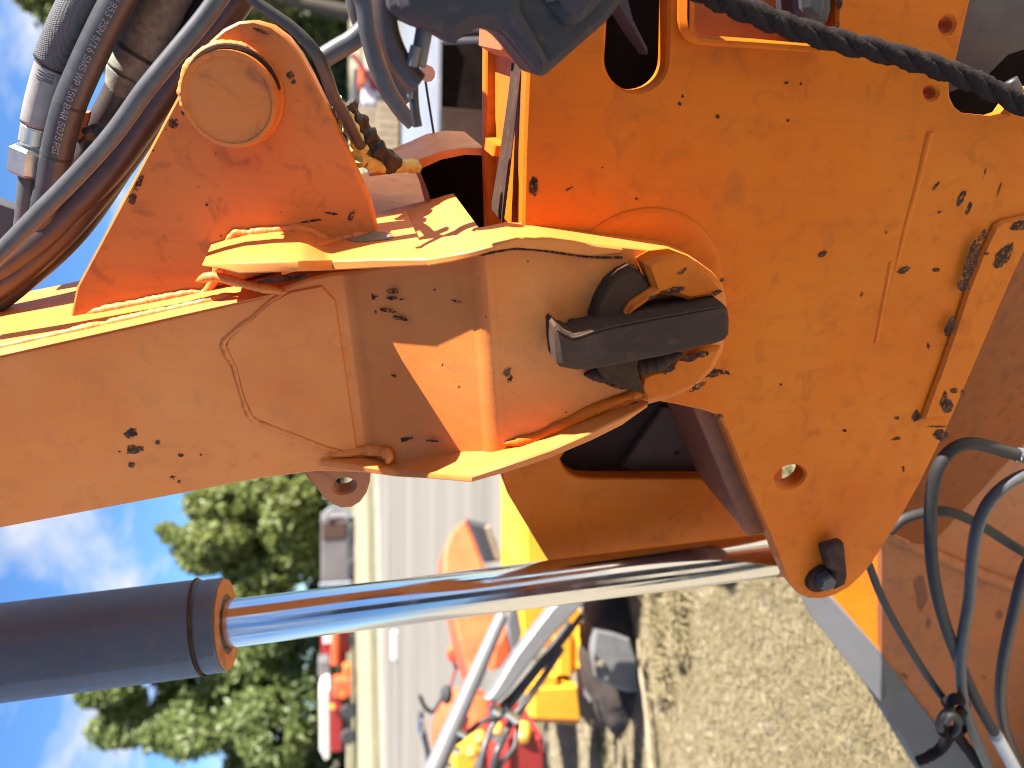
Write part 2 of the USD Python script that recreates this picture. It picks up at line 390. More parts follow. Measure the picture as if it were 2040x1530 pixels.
# woven protective sleeve on the big hose
mat('weave', {'g': ('geometry', {}), 'w': ('wave_texture', {'wave_type': 'bands', 'bands_direction': 'diagonal', 'scale': 170.0, 'distortion': 3.0, 'detail': 2.0, 'detail_scale': 4.0}),
              'w2': ('wave_texture', {'wave_type': 'bands', 'bands_direction': 'x', 'scale': 210.0, 'distortion': 3.0, 'detail': 2.0, 'detail_scale': 4.0}),
              'mu': ('math', {'math_type': 'multiply'}),
              'r': ('rgb_ramp', {'ramp': [(0.0, (0.055, 0.053, 0.058)), (1.0, (0.105, 0.10, 0.102))]}), 'b': ('bump', {'strength': 0.6, 'distance': 0.0008}),
              'p': ('principled_bsdf', {'roughness': 0.75})},
    [('g.position', 'w.vector'), ('g.position', 'w2.vector'), ('w.fac', 'mu.value1'), ('w2.fac', 'mu.value2'), ('mu.value', 'r.fac'), ('r.color', 'p.base_color'), ('mu.value', 'b.height'), ('b.normal', 'p.normal')], 'p.BSDF')

# hard chrome of the piston rod
mat('chrome', {'g': ('geometry', {}), 'n': ('noise_texture', {'scale': 30.0, 'detail': 5.0}),
               'rr': ('map_range', {'from_min': 0.35, 'from_max': 0.75, 'to_min': 0.09, 'to_max': 0.22, 'clamp': True}),
               'p': ('principled_bsdf', {'base_color': (0.60, 0.595, 0.60), 'metallic': 1.0})},
    [('g.position', 'n.vector'), ('n.fac', 'rr.value'), ('rr.result', 'p.roughness')], 'p.BSDF')

def leafmat(name, c1, c2, c3):
    mat(name, {'g': ('geometry', {}), 'r': ('rgb_ramp', {'ramp': [(0.0, c1), (0.5, c2), (1.0, c3)]}),
               'd': ('diffuse_bsdf', {}), 't': ('translucent_bsdf', {}), 'gl': ('glossy_bsdf', {'roughness': 0.45, 'color': (0.35, 0.35, 0.35)}),
               'mx': ('mix_closure', {'fac': 0.45}), 'm2': ('mix_closure', {'fac': 0.07})},
        [('g.random_per_island', 'r.fac'), ('r.color', 'd.color'), ('r.color', 't.color'), ('d.BSDF', 'mx.closure1'), ('t.BSDF', 'mx.closure2'), ('mx.closure', 'm2.closure1'), ('gl.BSDF', 'm2.closure2')], 'm2.closure')
leafmat('leaf_light', (0.18, 0.21, 0.055), (0.255, 0.28, 0.08), (0.35, 0.35, 0.13))
leafmat('leaf_mid', (0.16, 0.20, 0.06), (0.225, 0.26, 0.085), (0.31, 0.325, 0.125))
leafmat('leaf_dark', (0.08, 0.11, 0.03), (0.12, 0.155, 0.045), (0.18, 0.20, 0.065))
leafmat('straw', (0.32, 0.265, 0.15), (0.43, 0.365, 0.22), (0.58, 0.51, 0.33))
leafmat('weed', (0.12, 0.14, 0.04), (0.20, 0.20, 0.06), (0.32, 0.29, 0.11))
leafmat('pebbles', (0.20, 0.17, 0.12), (0.30, 0.26, 0.19), (0.48, 0.43, 0.35))

# ground: dry trodden straw and grit
mat('ground', {'g': ('geometry', {}), 'n': ('noise_texture', {'scale': 3.5, 'detail': 8.0, 'roughness': 0.65}), 'n2': ('noise_texture', {'scale': 45.0, 'detail': 5.0, 'roughness': 0.7}),
               'r': ('rgb_ramp', {'ramp': [(0.3, (0.27, 0.23, 0.15)), (0.5, (0.34, 0.29, 0.20)), (0.7, (0.40, 0.35, 0.25))]}),
               'r2': ('rgb_ramp', {'ramp': [(0.35, (0.60, 0.57, 0.53)), (0.6, (1, 1, 1))]}),
               'm': ('mix_color', {'blend_type': 'multiply', 'fac': 0.8}), 'b': ('bump', {'strength': 0.8, 'distance': 0.02}), 'p': ('principled_bsdf', {'roughness': 0.95})},
    [('g.position', 'n.vector'), ('g.position', 'n2.vector'), ('n.fac', 'r.fac'), ('n2.fac', 'r2.fac'), ('r.color', 'm.a'), ('r2.color', 'm.b'), ('m.result', 'p.base_color'), ('n2.fac', 'b.height'), ('b.normal', 'p.normal')], 'p.BSDF')
mat('road', {'g': ('geometry', {}), 'mp': ('mapping', {'mapping_type': 'point', 'scale': (0.12, 1.2, 1.0)}), 'n': ('noise_texture', {'scale': 1.0, 'detail': 6.0, 'roughness': 0.6}), 'n2': ('noise_texture', {'scale': 60.0, 'detail': 3.0}),
             'r': ('rgb_ramp', {'ramp': [(0.3, (0.12, 0.107, 0.088)), (0.5, (0.155, 0.138, 0.113)), (0.7, (0.19, 0.169, 0.138))]}), 'b': ('bump', {'strength': 0.3, 'distance': 0.01}), 'p': ('principled_bsdf', {'roughness': 0.85})},
    [('g.position', 'mp.vector'), ('mp.vector', 'n.vector'), ('g.position', 'n2.vector'), ('n.fac', 'r.fac'), ('r.color', 'p.base_color'), ('n2.fac', 'b.height'), ('b.normal', 'p.normal')], 'p.BSDF')
mat('dry_verge', {'g': ('geometry', {}), 'n': ('noise_texture', {'scale': 0.9, 'detail': 8.0, 'roughness': 0.7}),
              'r': ('rgb_ramp', {'ramp': [(0.3, (0.36, 0.31, 0.13)), (0.5, (0.46, 0.39, 0.20)), (0.72, (0.52, 0.46, 0.28))]}), 'p': ('principled_bsdf', {'roughness': 0.95})},
    [('g.position', 'n.vector'), ('n.fac', 'r.fac'), ('r.color', 'p.base_color')], 'p.BSDF')
mat('footpath', {'g': ('geometry', {}), 'n': ('noise_texture', {'scale': 1.2, 'detail': 8.0, 'roughness': 0.7}),
              'r': ('rgb_ramp', {'ramp': [(0.3, (0.20, 0.165, 0.095)), (0.5, (0.26, 0.22, 0.135)), (0.72, (0.30, 0.26, 0.175))]}), 'p': ('principled_bsdf', {'roughness': 0.95})},
    [('g.position', 'n.vector'), ('n.fac', 'r.fac'), ('r.color', 'p.base_color')], 'p.BSDF')
mat('green_verge', {'g': ('geometry', {}), 'n': ('noise_texture', {'scale': 0.7, 'detail': 8.0, 'roughness': 0.7}),
              'r': ('rgb_ramp', {'ramp': [(0.3, (0.075, 0.075, 0.032)), (0.5, (0.12, 0.11, 0.05)), (0.72, (0.20, 0.17, 0.085))]}), 'p': ('principled_bsdf', {'roughness': 0.95})},
    [('g.position', 'n.vector'), ('n.fac', 'r.fac'), ('r.color', 'p.base_color')], 'p.BSDF')

# ================================================================== THE SETTING
def sheet(name, pts, z, m, res=1):
    p = np.array([[q[0], q[1], z] for q in pts])
    f = np.array([[0, k, k + 1] for k in range(1, len(p) - 1)])
    if np.cross(p[1] - p[0], p[2] - p[0])[2] < 0: f = f[:, ::-1]
    return solo(name, trimesh.Trimesh(p, f, process=False), m, None, None, kind='structure', smooth=False)

sheet('ground', [(-900, -300), (900, -300), (900, 900), (-900, 900)], 0.0, 'ground')

ROAD_D = G(768, 1530) - G(754, 960); ROAD_D /= np.linalg.norm(ROAD_D)       # the road runs to the left and slightly nearer
def edge(x):                          # ground line along the road through the picture column y = 1245
    q = G(x, 1245); return q + ROAD_D * 70, q - ROAD_D * 60
def strip(xa, xb):
    a0, a1 = edge(xa); b0, b1 = edge(xb)
    return [a0[:2], a1[:2], b1[:2], b0[:2]]
sheet('grass_verge', strip(690, 709), 0.004, 'green_verge')
sheet('footpath', strip(709, 737), 0.008, 'footpath')
sheet('roadside_verge', strip(737, 759.8), 0.012, 'green_verge')
sheet('road', strip(762, 1075), 0.004, 'road')
def kerbmesh(x, w, h):
    a, b = edge(x); n = np.cross(Z, ROAD_D)
    return boxm((a + b) / 2 + Z * (h / 2 - 0.03), (np.linalg.norm(b - a), w, h + 0.06), ROAD_D, n, Z, 0.02)
solo('kerb', kerbmesh(761.2, 0.16, 0.10), 'kerb', None, None, kind='structure')

# straw, grit and stones lying on the near ground: nobody could count them
def scatter(n, fn, seed):
    g = np.random.default_rng(seed); vs, fs, b = [], [], 0
    for k in range(n):
        v, f = fn(g)
        vs.append(v); fs.append(f + b); b += len(v)
    return trimesh.Trimesh(np.vstack(vs), np.vstack(fs), process=False)
def near_spot(g):
    y = 1.1 + 4.2 * g.random() ** 1.5
    return np.array([-0.45 * y - 0.1 + (0.5 * g.random() - 0.25) * (1.5 * y), y, 0.0])
def blade(g):
    p = near_spot(g); L = g.uniform(0.02, 0.11); w = g.uniform(0.0007, 0.0024); a = g.uniform(0, 2 * math.pi); tilt = g.uniform(0.0, 0.25)
    d = np.array([math.cos(a) * math.cos(tilt), math.sin(a) * math.cos(tilt), math.sin(tilt)]); s = np.array([-math.sin(a), math.cos(a), g.uniform(-.4, .4)]) * w
    m = p + d * L * 0.5 + Z * 0.004; p = p + Z * 0.003
    q = p + d * L - Z * 0.2 * L * math.sin(tilt) + Z * 0.002
    return np.array([p - s, p + s, m + s, m - s, q]), np.array([[0, 1, 2], [0, 2, 3], [3, 2, 4]])
ico = trimesh.creation.icosphere(subdivisions=1, radius=1.0)
def stone(g):
    p = near_spot(g); r = g.uniform(0.003, 0.011) if g.random() < 0.93 else g.uniform(0.012, 0.022)
    v = np.array(ico.vertices) * g.uniform(0.6, 1.3, (1, 3)) * r * g.uniform(0.85, 1.15, (len(ico.vertices), 1))
    v[:, 2] *= 0.4
    return v + p + Z * r * 0.25, np.array(ico.faces)
solo('straw_litter', scatter(60000, blade, 3), 'straw', 'dry straw and chaff trodden over the ground beside the machine', 'straw', kind='stuff', smooth=False)
solo('loose_stones', scatter(1600, stone, 4), 'pebbles', 'small pale stones and grit scattered through the straw', 'gravel', kind='stuff', smooth=True)
def weed(g):
    while True:
        p = near_spot(g)
        if meshkit.noise(p * 2.3, 5) > 0.60: break
    L = g.uniform(0.03, 0.12); w = g.uniform(0.002, 0.005); a = g.uniform(0, 2 * math.pi); tilt = g.uniform(0.5, 1.4)
    d = np.array([math.cos(a) * math.cos(tilt), math.sin(a) * math.cos(tilt), math.sin(tilt)]); s = np.array([-math.sin(a), math.cos(a), 0]) * w
    m = p + d * L * 0.6; q = m + np.array([d[0], d[1], d[2] * 0.2]) * L * 0.5
    return np.array([p - s, p + s, m + s, m - s, q]), np.array([[0, 1, 2], [0, 2, 3], [3, 2, 4]])
solo('dry_weeds', scatter(3500, weed, 8), 'weed', 'tufts of half dry grass and weeds growing through the straw', 'grass', kind='stuff', smooth=False)

# ------------------------------------------------------------------ trees
def leafcloud(lobes, n, size, seed, shell=0.55):
    g = np.random.default_rng(seed)
    vol = np.array([l[1][0] * l[1][1] * l[1][2] for l in lobes]) ** 0.75; vol /= vol.sum()
    idx = g.choice(len(lobes), n, p=vol)
    d = g.normal(size=(n, 3)); d /= np.linalg.norm(d, axis=1, keepdims=True)
    rad = (shell + (1 - shell) * g.random(n)) ** 0.7 * (0.82 + 0.36 * g.random(n))
    c = np.array([l[0] for l in lobes])[idx] + d * rad[:, None] * np.array([l[1] for l in lobes])[idx]
    keep = meshkit.fbm(c * 0.9, 3, seed) > 0.36
    c, d = c[keep], d[keep]; n = len(c)
    nrm = d * 0.8 + g.normal(size=(n, 3)) * 0.7 + np.array([0, 0, 0.3]); nrm /= np.linalg.norm(nrm, axis=1, keepdims=True)
    a = np.cross(nrm, g.normal(size=(n, 3))); a /= np.linalg.norm(a, axis=1, keepdims=True); b = np.cross(nrm, a)
    s = size * (0.6 + 0.9 * g.random(n))[:, None]
    k = np.stack([c - a * s, c + b * s * 0.55 - nrm * s * 0.2, c + a * s, c - b * s * 0.55 - nrm * s * 0.2], 1).reshape(-1, 3)
    i = np.arange(n)[:, None] * 4
    f = np.vstack([i + [0, 1, 2], i + [0, 2, 3]])
    return trimesh.Trimesh(k, f, process=False)

def tree(label, Y, blobs, leaf, n, size, seed, trunk_y, group=None):
    """blobs: picture ellipses (x, y, half-height px, half-width px) that the crown's lobes fill at distance Y."""
    s = Y / FPX
    lobes = []
    g = np.random.default_rng(seed + 50)
    for (x, y, rx, ry) in blobs:
        c = V(x, y, Y)
        rz, rxw = rx * s, ry * s
        for q in range(4):
            o = g.normal(size=3) * np.array([rxw, (rxw + rz) * 0.5, rz]) * 0.42
            lobes.append((c + o, np.array([rxw, (rxw + rz) * 0.55, rz]) * g.uniform(0.42, 0.62)))
    foot = V(640, trunk_y, Y); foot[2] = 0
    t = thing('tree', label, 'tree', foot, group)
    zc = np.mean([l[0][2] for l in lobes]); top = np.array([foot[0] + 0.3, foot[1], zc])
    path = crom([foot - Z * 0.1, foot + (top - foot) * 0.4 + R * 0.2, top, top + Z * 2.0], 5)
    part('trunk', tube(path, np.linspace(0.34, 0.07, len(path)), 9), 'bark', t)
    for q in g.choice(len(lobes), min(7, len(lobes)), replace=False):
        st = path[int(len(path) * g.uniform(0.35, 0.75))]; en = lobes[q][0]
        part('limb', tube(crom([st, st + (en - st) * 0.5 + Z * 0.3, en], 5), np.linspace(0.13, 0.03, 11), 6), 'bark', t)
    part('crown', leafcloud(lobes, n, size, seed), leaf, t, smooth=False)
    return t

TG = None
tree('light green bushy tree with drooping top, between the boom and the ram barrel', 42,
     [(560, 960, 90, 70), (470, 1010, 90, 70), (430, 1090, 110, 70), (520, 1120, 130, 90), (590, 1050, 70, 110), (370, 1060, 45, 30)], 'leaf_light', 34000, 0.20, 11, 1060)
tree('tall olive green tree standing left of the ram barrel behind the white topped trailer', 44,
     [(330, 1400, 120, 70), (420, 1350, 130, 80), (250, 1400, 60, 40), (520, 1420, 110, 100), (590, 1330, 60, 100), (470, 1500, 90, 60), (560, 1290, 90, 60), (330, 1300, 90, 60)], 'leaf_mid', 40000, 0.20, 12, 1390)
tree('small pale bush topped tree at the edge of the picture behind the far trailer', 46,
     [(600, 1540, 55, 60), (560, 1590, 90, 70)], 'leaf_light', 14000, 0.20, 13, 1560)
tree('yellow green tree whose leaf tips show outside the sleeved hose', 36,
     [(150, 40, 90, 60), (110, -40, 90, 70), (250, 20, 120, 90), (300, 130, 110, 70), (380, -10, 150, 100)], 'leaf_light', 28000, 0.17, 14, 20)
tree('dark green tree seen between the boom lug and the hanging hoses', 40,
     [(560, 40, 110, 90), (640, 120, 60, 80), (480, 150, 130, 80), (600, -60, 90, 90), (660, 40, 60, 120), (520, 240, 120, 70)], 'leaf_dark', 28000, 0.21, 15, 100)
tree('dark tree in the hedge line directly behind the boom', 47,
     [(560, 800, 90, 90), (600, 650, 60, 110), (590, 480, 70, 110), (480, 820, 120, 80), (600, 330, 60, 100)], 'leaf_dark', 20000, 0.22, 16, 700)

def hedge():
    g = np.random.default_rng(31); lobes = []
    a, b = G(690, 960), G(690, 1530); d = (b - a) / np.linalg.norm(b - a)
    for k in np.linspace(-75, 60, 60):
        p = a + d * k + np.array([0, 2.0 + g.uniform(-1, 1.5), 0])
        lobes.append((p + Z * g.uniform(0.6, 1.6), np.array([2.0, 1.6, g.uniform(1.0, 1.9)])))
    return leafcloud(lobes, 45000, 0.2, 32, 0.5)
solo('hedge', hedge(), 'leaf_dark', 'dark unclipped hedge running along the far side of the road', 'hedge', kind='stuff', smooth=False)

# ================================================================== THE ORANGE MACHINE
def loft(rings, cap=True):
    rings = [np.asarray(r, float) for r in rings]; k = len(rings[0])
    v = np.vstack(rings); f = []
    for i in range(len(rings) - 1):
        for j in range(k):
            a, b = i * k + j, i * k + (j + 1) % k
            f += [[a, b, b + k], [a, b + k, a + k]]
    if cap:
        for i, s in ((0, 1), (len(rings) - 1, -1)):
            for j in range(1, k - 1):
                t = [i * k, i * k + j, i * k + j + 1]
                f.append(t[::-1] if s > 0 else t)
    m = trimesh.Trimesh(v, np.array(f), process=False)
    if m.volume < 0: m = trimesh.Trimesh(v, np.array(f)[:, ::-1], process=False)
    return m

def strip_bar(stations):
    """Flat bar seen edge-on: stations (x, y_top, y_bottom, front offset, back offset)."""
    rings = []
    for x, y0, y1, tf, tb in stations:
        a, b = at(x, y0, tf), at(x, y1, tf)
        c = (b - a) * min(0.3, 0.0015 / (np.linalg.norm(b - a) + 1e-9))
        d = -N * (tf - tb)
        rings.append([a + c - N * 0.0, b - c, b - N * 0.0015, b + d, a + d, a - N * 0.0015])
    return loft(rings)

def blob(plane, x, y, rx, ry, rot=0, seed=0, n=26, jag=0.55, lift=0.0005):
    """Irregular flake of missing paint on a plane."""
    out = []
    for k in range(n):
        a = 2 * math.pi * k / n
        q = 1 - jag / 2 + jag * (meshkit.noise(np.array([math.cos(a) * 1.6 + seed * 7.1, math.sin(a) * 1.6, seed * 3.3])) - 0.25) + 0.22 * (rng.random() - 0.5)
        u, w = rx * q * math.cos(a), ry * q * math.sin(a)
        r = math.radians(rot)
        out.append((x + u * math.cos(r) - w * math.sin(r), y + u * math.sin(r) + w * math.cos(r)))
    P = plane.off(lift)
    pts = np.array([P.hit(*o) for o in out] + [P.hit(x, y)])
    f = np.array([[n, k, (k + 1) % n] for k in range(n)])
    nn = np.cross(pts[0] - pts[n], pts[1] - pts[n])
    if np.dot(nn, plane.n) < 0: f = f[:, ::-1]
    return trimesh.Trimesh(pts, f, process=False)

def blobs(plane, lst): return cat([blob(plane, *q[:4], *(q[4:] or (0,)), seed=i + len(lst)) for i, q in enumerate(lst)])

def weld(pts3, r, seed=0, sides=8, step=10, amp=0.35):
    p = crom(pts3, step); g = np.random.default_rng(seed)
    n = len(p)
    L = np.concatenate([[0], np.cumsum(np.linalg.norm(np.diff(p, axis=0), axis=1))])
    q = np.linspace(0, L[-1], max(8, int(L[-1] / 0.0011)))
    p = np.stack([np.interp(q, L, p[:, k]) for k in range(3)], 1); n = len(p)
    nz = lambda f, o: meshkit.noise(np.stack([q * f, np.zeros(n), np.full(n, seed * 1.7 + o)], 1)) - 0.5
    rr = r * (0.95 + amp * nz(90, 0.3) + amp * 0.55 * nz(320, 5.1))
    p = p + (nz(60, 9.7) * r * 0.5)[:, None] * Z
    rr = rr * (1 + 0.02 * np.sin(q / 0.0042 * 6.283 + 2.0 * nz(40, 2.2)))
    rr = rr * np.sqrt(np.clip(np.minimum(q, L[-1] - q) / (2.5 * r), 0.04, 1))
    return rough(tube(p, rr, 12), r * 0.12, 260, seed)

# ---------------------------------------------------------------- boom
LT = -0.14
_a, _b = at(150, 600, -0.112), at(745, 445, -0.087)
_n = np.cross(RT, _b - _a)
LUGP = Plane(_n if np.dot(_n, N) > 0 else -_n, _a)          # the lug leans slightly towards the fork
LN = LUGP.n
boom = thing('boom_arm', 'large orange box section boom ending in a forked knuckle over the main pivot', 'boom', at(1000, 700, 0.0))
def st(xt, yt, xb, yb, t, d=0.20):
    a, b = at(xt, yt, t), at(xb, yb, t)
    c = (b - a) / np.linalg.norm(b - a) * 0.003
    return [a + c, b - c, b - N * 0.003, b - N * d, a - N * d, a - N * 0.003]
T0, T1 = -0.042, 0.043
S = [st(-900, 910, -900, 1236, T0), st(-260, 766, -260, 1108, T0), st(0, 708, 0, 1054, T0), st(300, 641, 300, 997, T0), st(520, 590, 520, 955, T0), st(610, 556, 630, 941, T0), st(660, 545, 706, 943, T0)]
for k in range(5):                                   # bend outwards
    q = k / 4; S.append(st(680 + 30 * q, 543 - 2 * q, 730 + 32 * q, 944 + 1 * q, T0 + (T1 - T0) * 0.105 * q ** 2))
for k in range(6):                                   # and back to upright
    q = k / 5; S.append(st(930 + 40 * q, 498 - 10 * q, 962 + 40 * q, 941 - 22 * q, T1 + 0.0002 - (T1 - T0) * 0.13 * (1 - q) ** 2))
S.append(st(978, 486, 1010, 912, T1 + 0.0002))
boom_main = part('box_section', loft(S), 'orange_boom', boom, smooth=32)
ear = [(966, 486), (1000, 480), (1030, 473), (1085, 474), (1147, 481), (1240, 492), (1350, 505), (1390, 520), (1420, 542), (1440, 568), (1447, 600), (1447, 650), (1440, 700), (1420, 738), (1385, 770), (1340, 792), (1290, 806), (1240, 832), (1110, 893), (998, 915)]
part('fork_ear', slab(pl(T1 - 0.0003), ear, 0.052, c=0.0008), 'orange_boom', boom)
# flat bars welded along both long edges
FLS = [(403, 527, 530, -0.034, -0.14), (440, 524.5, 537, -0.016, -0.15), (477, 524, 546, 0.0, -0.15), (540, 522.3, 543.5, 0.010, -0.15), (594, 521, 541.5, 0.012, -0.15), (612, 520.5, 541, 0.006, -0.15), (646, 519.5, 540, -0.020, -0.15), (662, 519, 539.5, -0.025, -0.15), (750, 516, 535, 0.003, -0.15), (851, 515, 530, 0.027, -0.15)]
part('flange', strip_bar(FLS), 'orange_boom', boom)
part('flange', strip_bar([(640, 918, 930, T0 + 0.004, -0.2), (790, 938, 951, -0.010, -0.2), (860, 944, 955, 0.030, -0.2), (940, 949, 962, 0.066, -0.2), (1010, 926, 942, 0.070, -0.06), (1100, 895, 912, 0.070, -0.02), (1180, 860, 878, 0.068, -0.02), (1240, 832, 848, 0.062, -0.02), (1290, 806, 812, 0.052, -0.02)]), 'orange_boom', boom)
part('seam_plate', strip_bar([(852, 515, 531, 0.029, -0.03), (900, 507, 523, 0.045, -0.01), (937, 500, 514, 0.052, 0.0), (985, 487, 500, 0.055, 0.02), (1030, 474, 494, 0.055, 0.02), (1100, 476, 500, 0.054, 0.02), (1147, 481.5, 508, 0.052, 0.02), (1180, 487, 511, 0.050, 0.02), (1240, 494, 506, 0.046, 0.02)]), 'orange_boom', boom)
# weld runs and the outline of the strengthening plate
wd = [at(578, 580, T0), at(540, 600, T0), at(500, 635, T0), at(455, 672, T0), at(447, 690, T0), at(468, 735, T0), at(482, 790, T0), at(500, 832, T0), at(545, 852, T0), at(600, 872, T0), at(645, 890, T0), at(700, 905, T0), at(745, 905, T0)]
part('weld_bead', weld([q - N * 0.0016 for q in wd], 0.0036, 2, step=14), 'orange_boom', boom)
dbl = [(578, 582), (540, 602), (500, 637), (457, 674), (450, 690), (471, 735), (485, 790), (503, 830), (547, 850), (602, 870), (647, 888), (700, 903), (712, 905), (668, 600), (640, 570)]
part('strengthening_plate', slab(pl(T0 + 0.0022), dbl, 0.003, c=0.001), 'orange_boom', boom)
EDGE = lambda x: 708 - 0.2246 * x
part('weld_bead', weld([at(x, EDGE(x), T0) - N * 0.0195 + RT * 0.0005 for x in np.linspace(-150, 470, 30)], 0.0042, 5, step=8, amp=0.5), 'orange_boom', boom)
part('edge_strip', strip_bar([(x, EDGE(x) - 1, EDGE(x) + 3, T0 + 0.003, -0.06) for x in (-150, 0, 200, 400, 520, 565)]), 'orange_boom', boom)
def lug_foot(p): return p - N * (np.dot(LN, p - LUGP.p) / np.dot(LN, N))
FLX = [(403, 527, -0.034), (440, 524.5, -0.016), (477, 524, 0.0), (594, 521, 0.012), (662, 519, -0.025), (745, 516, 0.001)]
part('weld_bead', weld([lug_foot(at(x, EDGE(x), T0)) + N * 0.001 for x in (138, 200, 280, 360, 400)] + [lug_foot(at(x, y, t)) + N * 0.001 for x, y, t in FLX[1:]], 0.0050, 6, step=12, amp=0.5), 'orange_boom', boom)
part('weld_bead', weld([at(x, y, t) for x, y, t in ((392, 560, -0.06), (420, 551, -0.054), (450, 556, -0.050), (500, 570, -0.0435), (540, 577, -0.0425), (575, 583, -0.042))], 0.0042, 7, step=10), 'orange_boom', boom)
part('weld_bead', weld([at(x, y, t) for x, y, t in ((650, 905, T0), (700, 900, T0), (745, 897, T0 + 0.006), (775, 905, T0 + 0.02), (772, 925, T0 + 0.02))], 0.0055, 8, step=10), 'orange_boom', boom)
part('crack_line', tube(crom([at(x, y, t) for x, y, t in ((938, 514.5, 0.034), (965, 506.5, 0.0425), (1000, 499.5, T1), (1025, 496, T1), (1070, 498.5, T1), (1120, 505, T1), (1180, 512.5, T1), (1240, 513, T1))], 6), 0.0011, 6), 'chip', boom, kind=None)
part('weld_bead', weld([at(x, y, T1) for x, y in ((1000, 885), (1060, 872), (1120, 846), (1190, 812), (1270, 782), (1290, 795))], 0.006, 9), 'orange', boom)
# lifting eye under the boom
part('lifting_eye', slab(pl(-0.06), [(600, 930), (612, 952), (628, 970), (645, 992), (662, 1006), (680, 1013), (700, 1012), (717, 1002), (730, 984), (737, 962), (740, 930)], 0.022, [ell(685, 968, 23, 15, rot=-8)], 0.002), 'orange_dirty', boom)
# pivot lug with the pin of the upper ram
lug = [(150, 582), (152, 572), (250, 388), (330, 236), (395, 115), (418, 82), (445, 58), (475, 43), (505, 40), (540, 50), (572, 74), (598, 108), (622, 152), (648, 205), (700, 320), (738, 405), (746, 436), (754, 478), (600, 525), (400, 585), (138, 640)]
lugp = part('ram_lug', slab(LUGP, lug, 0.030, c=0.002), 'orange_lug', boom)
lc = LUGP.hit(470, 193); k_ = depth(lc) / FPX
part('pin_boss', lathe(lc - LN * 0.004, lc + LN, [(0, 0), (0, 96 * k_), (0.008, 95 * k_), (0.011, 93 * k_), (0.012, 89 * k_), (0.034, 88 * k_), (0.037, 86 * k_), (0.037, 80 * k_), (0.0355, 78 * k_), (0.0355, 0)], 56), 'orange_lug', boom)
wr = [lc + LN * 0.008 + (-math.cos(a) * -Z * 0 + (math.cos(a) * RT + math.sin(a) * Z) * 93 * k_) for a in np.radians(np.linspace(-35, 120, 22))]
part('weld_bead', weld(wr, 0.0050, 11, step=6), 'orange_boom', boom)
dk = [lc + LN * 0.0135 + (math.cos(a) * RT + math.sin(a) * Z) * 91 * k_ for a in np.radians(np.linspace(-75, 60, 26))]
part('gap_grime', tube(dk, np.sin(np.linspace(0.25, math.pi - 0.1, 26)) * 0.0035 + 0.0004, 8), 'bare', boom)
# rear cheek of the box with the hooded opening beside the frame
part('rear_wall', slab(Plane(RT, at(760, 452, -0.14)), [(560, 505), (700, 470), (780, 452), (870, 440), (862, 415), (850, 380), (838, 345), (780, 333), (735, 340), (560, 400)], 0.02), 'orange_boom', boom)
part('hood_rim', strip_bar([(736, 345, 352, -0.20, -0.30), (790, 333, 345, -0.19, -0.30), (840, 316, 336, -0.18, -0.30), (880, 302, 318, -0.17, -0.30), (925, 294, 309, -0.17, -0.30), (966, 296, 310, -0.17, -0.30)]), 'orange_boom', boom)
part('hood_cheek', strip_bar([(836, 340, 352, -0.17, -0.24), (852, 380, 388, -0.165, -0.24), (866, 425, 440, -0.16, -0.24), (880, 446, 452, -0.15, -0.24)]), 'orange_dirty', boom)
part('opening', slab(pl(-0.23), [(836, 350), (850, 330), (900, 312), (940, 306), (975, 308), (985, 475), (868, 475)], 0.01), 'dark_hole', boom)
# worn spots
bb = blobs(pl(T0), [(262, 864, 18, 12), (268, 896, 18, 11), (262, 926, 9, 6), (314, 881, 7, 5), (360, 907, 6, 4), (344, 952, 7, 5), (357, 960, 4, 4), (400, 906, 2.5, 2.5), (238, 900, 3, 2), (480, 672, 5, 4), (505, 674, 3, 2), (560, 556, 52, 7, -8), (595, 552, 30, 6, -14)])
part('bare_patch', bb, 'chip', boom, smooth=False, label='dark flaked spots on the side of the boom', kind='stuff')
F2 = Plane(np.cross(at(770, 900, T0 + .009) - at(720, 600, T0 + .006), at(930, 700, T1 - .008) - at(720, 600, T0 + .006)) * 1.0, at(720, 600, T0 + .006))
if np.dot(F2.n, N) < 0: F2 = Plane(-F2.n, F2.p)
bb = blobs(F2.off(0.0012), [(732, 592, 22, 8, -5), (722, 608, 10, 18, 20), (737, 620, 16, 8, 10), (770, 618, 20, 5, 10), (797, 634, 18, 5, 12), (782, 580, 14, 7), (780, 594, 14, 5), (800, 596, 6, 2), (727, 651, 10, 6, 20), (910, 600, 14, 3.5, 12), (866, 577, 4, 2.5), (805, 876, 18, 5, -10), (862, 878, 16, 3, 5), (785, 749, 7, 3, 30), (882, 726, 2.5, 5, 20), (968, 631, 4, 2, 40)])
part('bare_patch', bb, 'chip', boom, smooth=False, label='scraped grey marks around the bend of the boom', kind='stuff')
def on_flange(x, d):                  # point on the flange's upper surface, d metres back from its front edge
    xs = [s[0] for s in FLS]
    return at(x, np.interp(x, xs, [s[1] for s in FLS]), np.interp(x, xs, [s[3] for s in FLS])) - N * d + (RT * 0.9 + Z * 0.1) * 0.0007
def flange_blob(cx, cd, rx, rd, seed):
    g = np.random.default_rng(seed); n = 30; pts = []
    for k in range(n):
        a = 2 * math.pi * k / n; q = 0.8 + 0.45 * g.random() * (0.4 + abs(math.cos(a)))
        pts.append(on_flange(cx + rx * q * math.cos(a), cd + rd * (0.85 + 0.2 * g.random()) * math.sin(a)))
    pts.append(on_flange(cx, cd)); f = np.array([[n, k, (k + 1) % n] for k in range(n)])
    if np.dot(np.cross(pts[0] - pts[n], pts[1] - pts[n]), RT) < 0: f = f[:, ::-1]
    return trimesh.Trimesh(np.array(pts), f, process=False)
part('primer_patch', flange_blob(742, 0.075, 52, 0.020, 3), 'primer', boom, smooth=False, label='patch of dull primer showing on the upper flange')
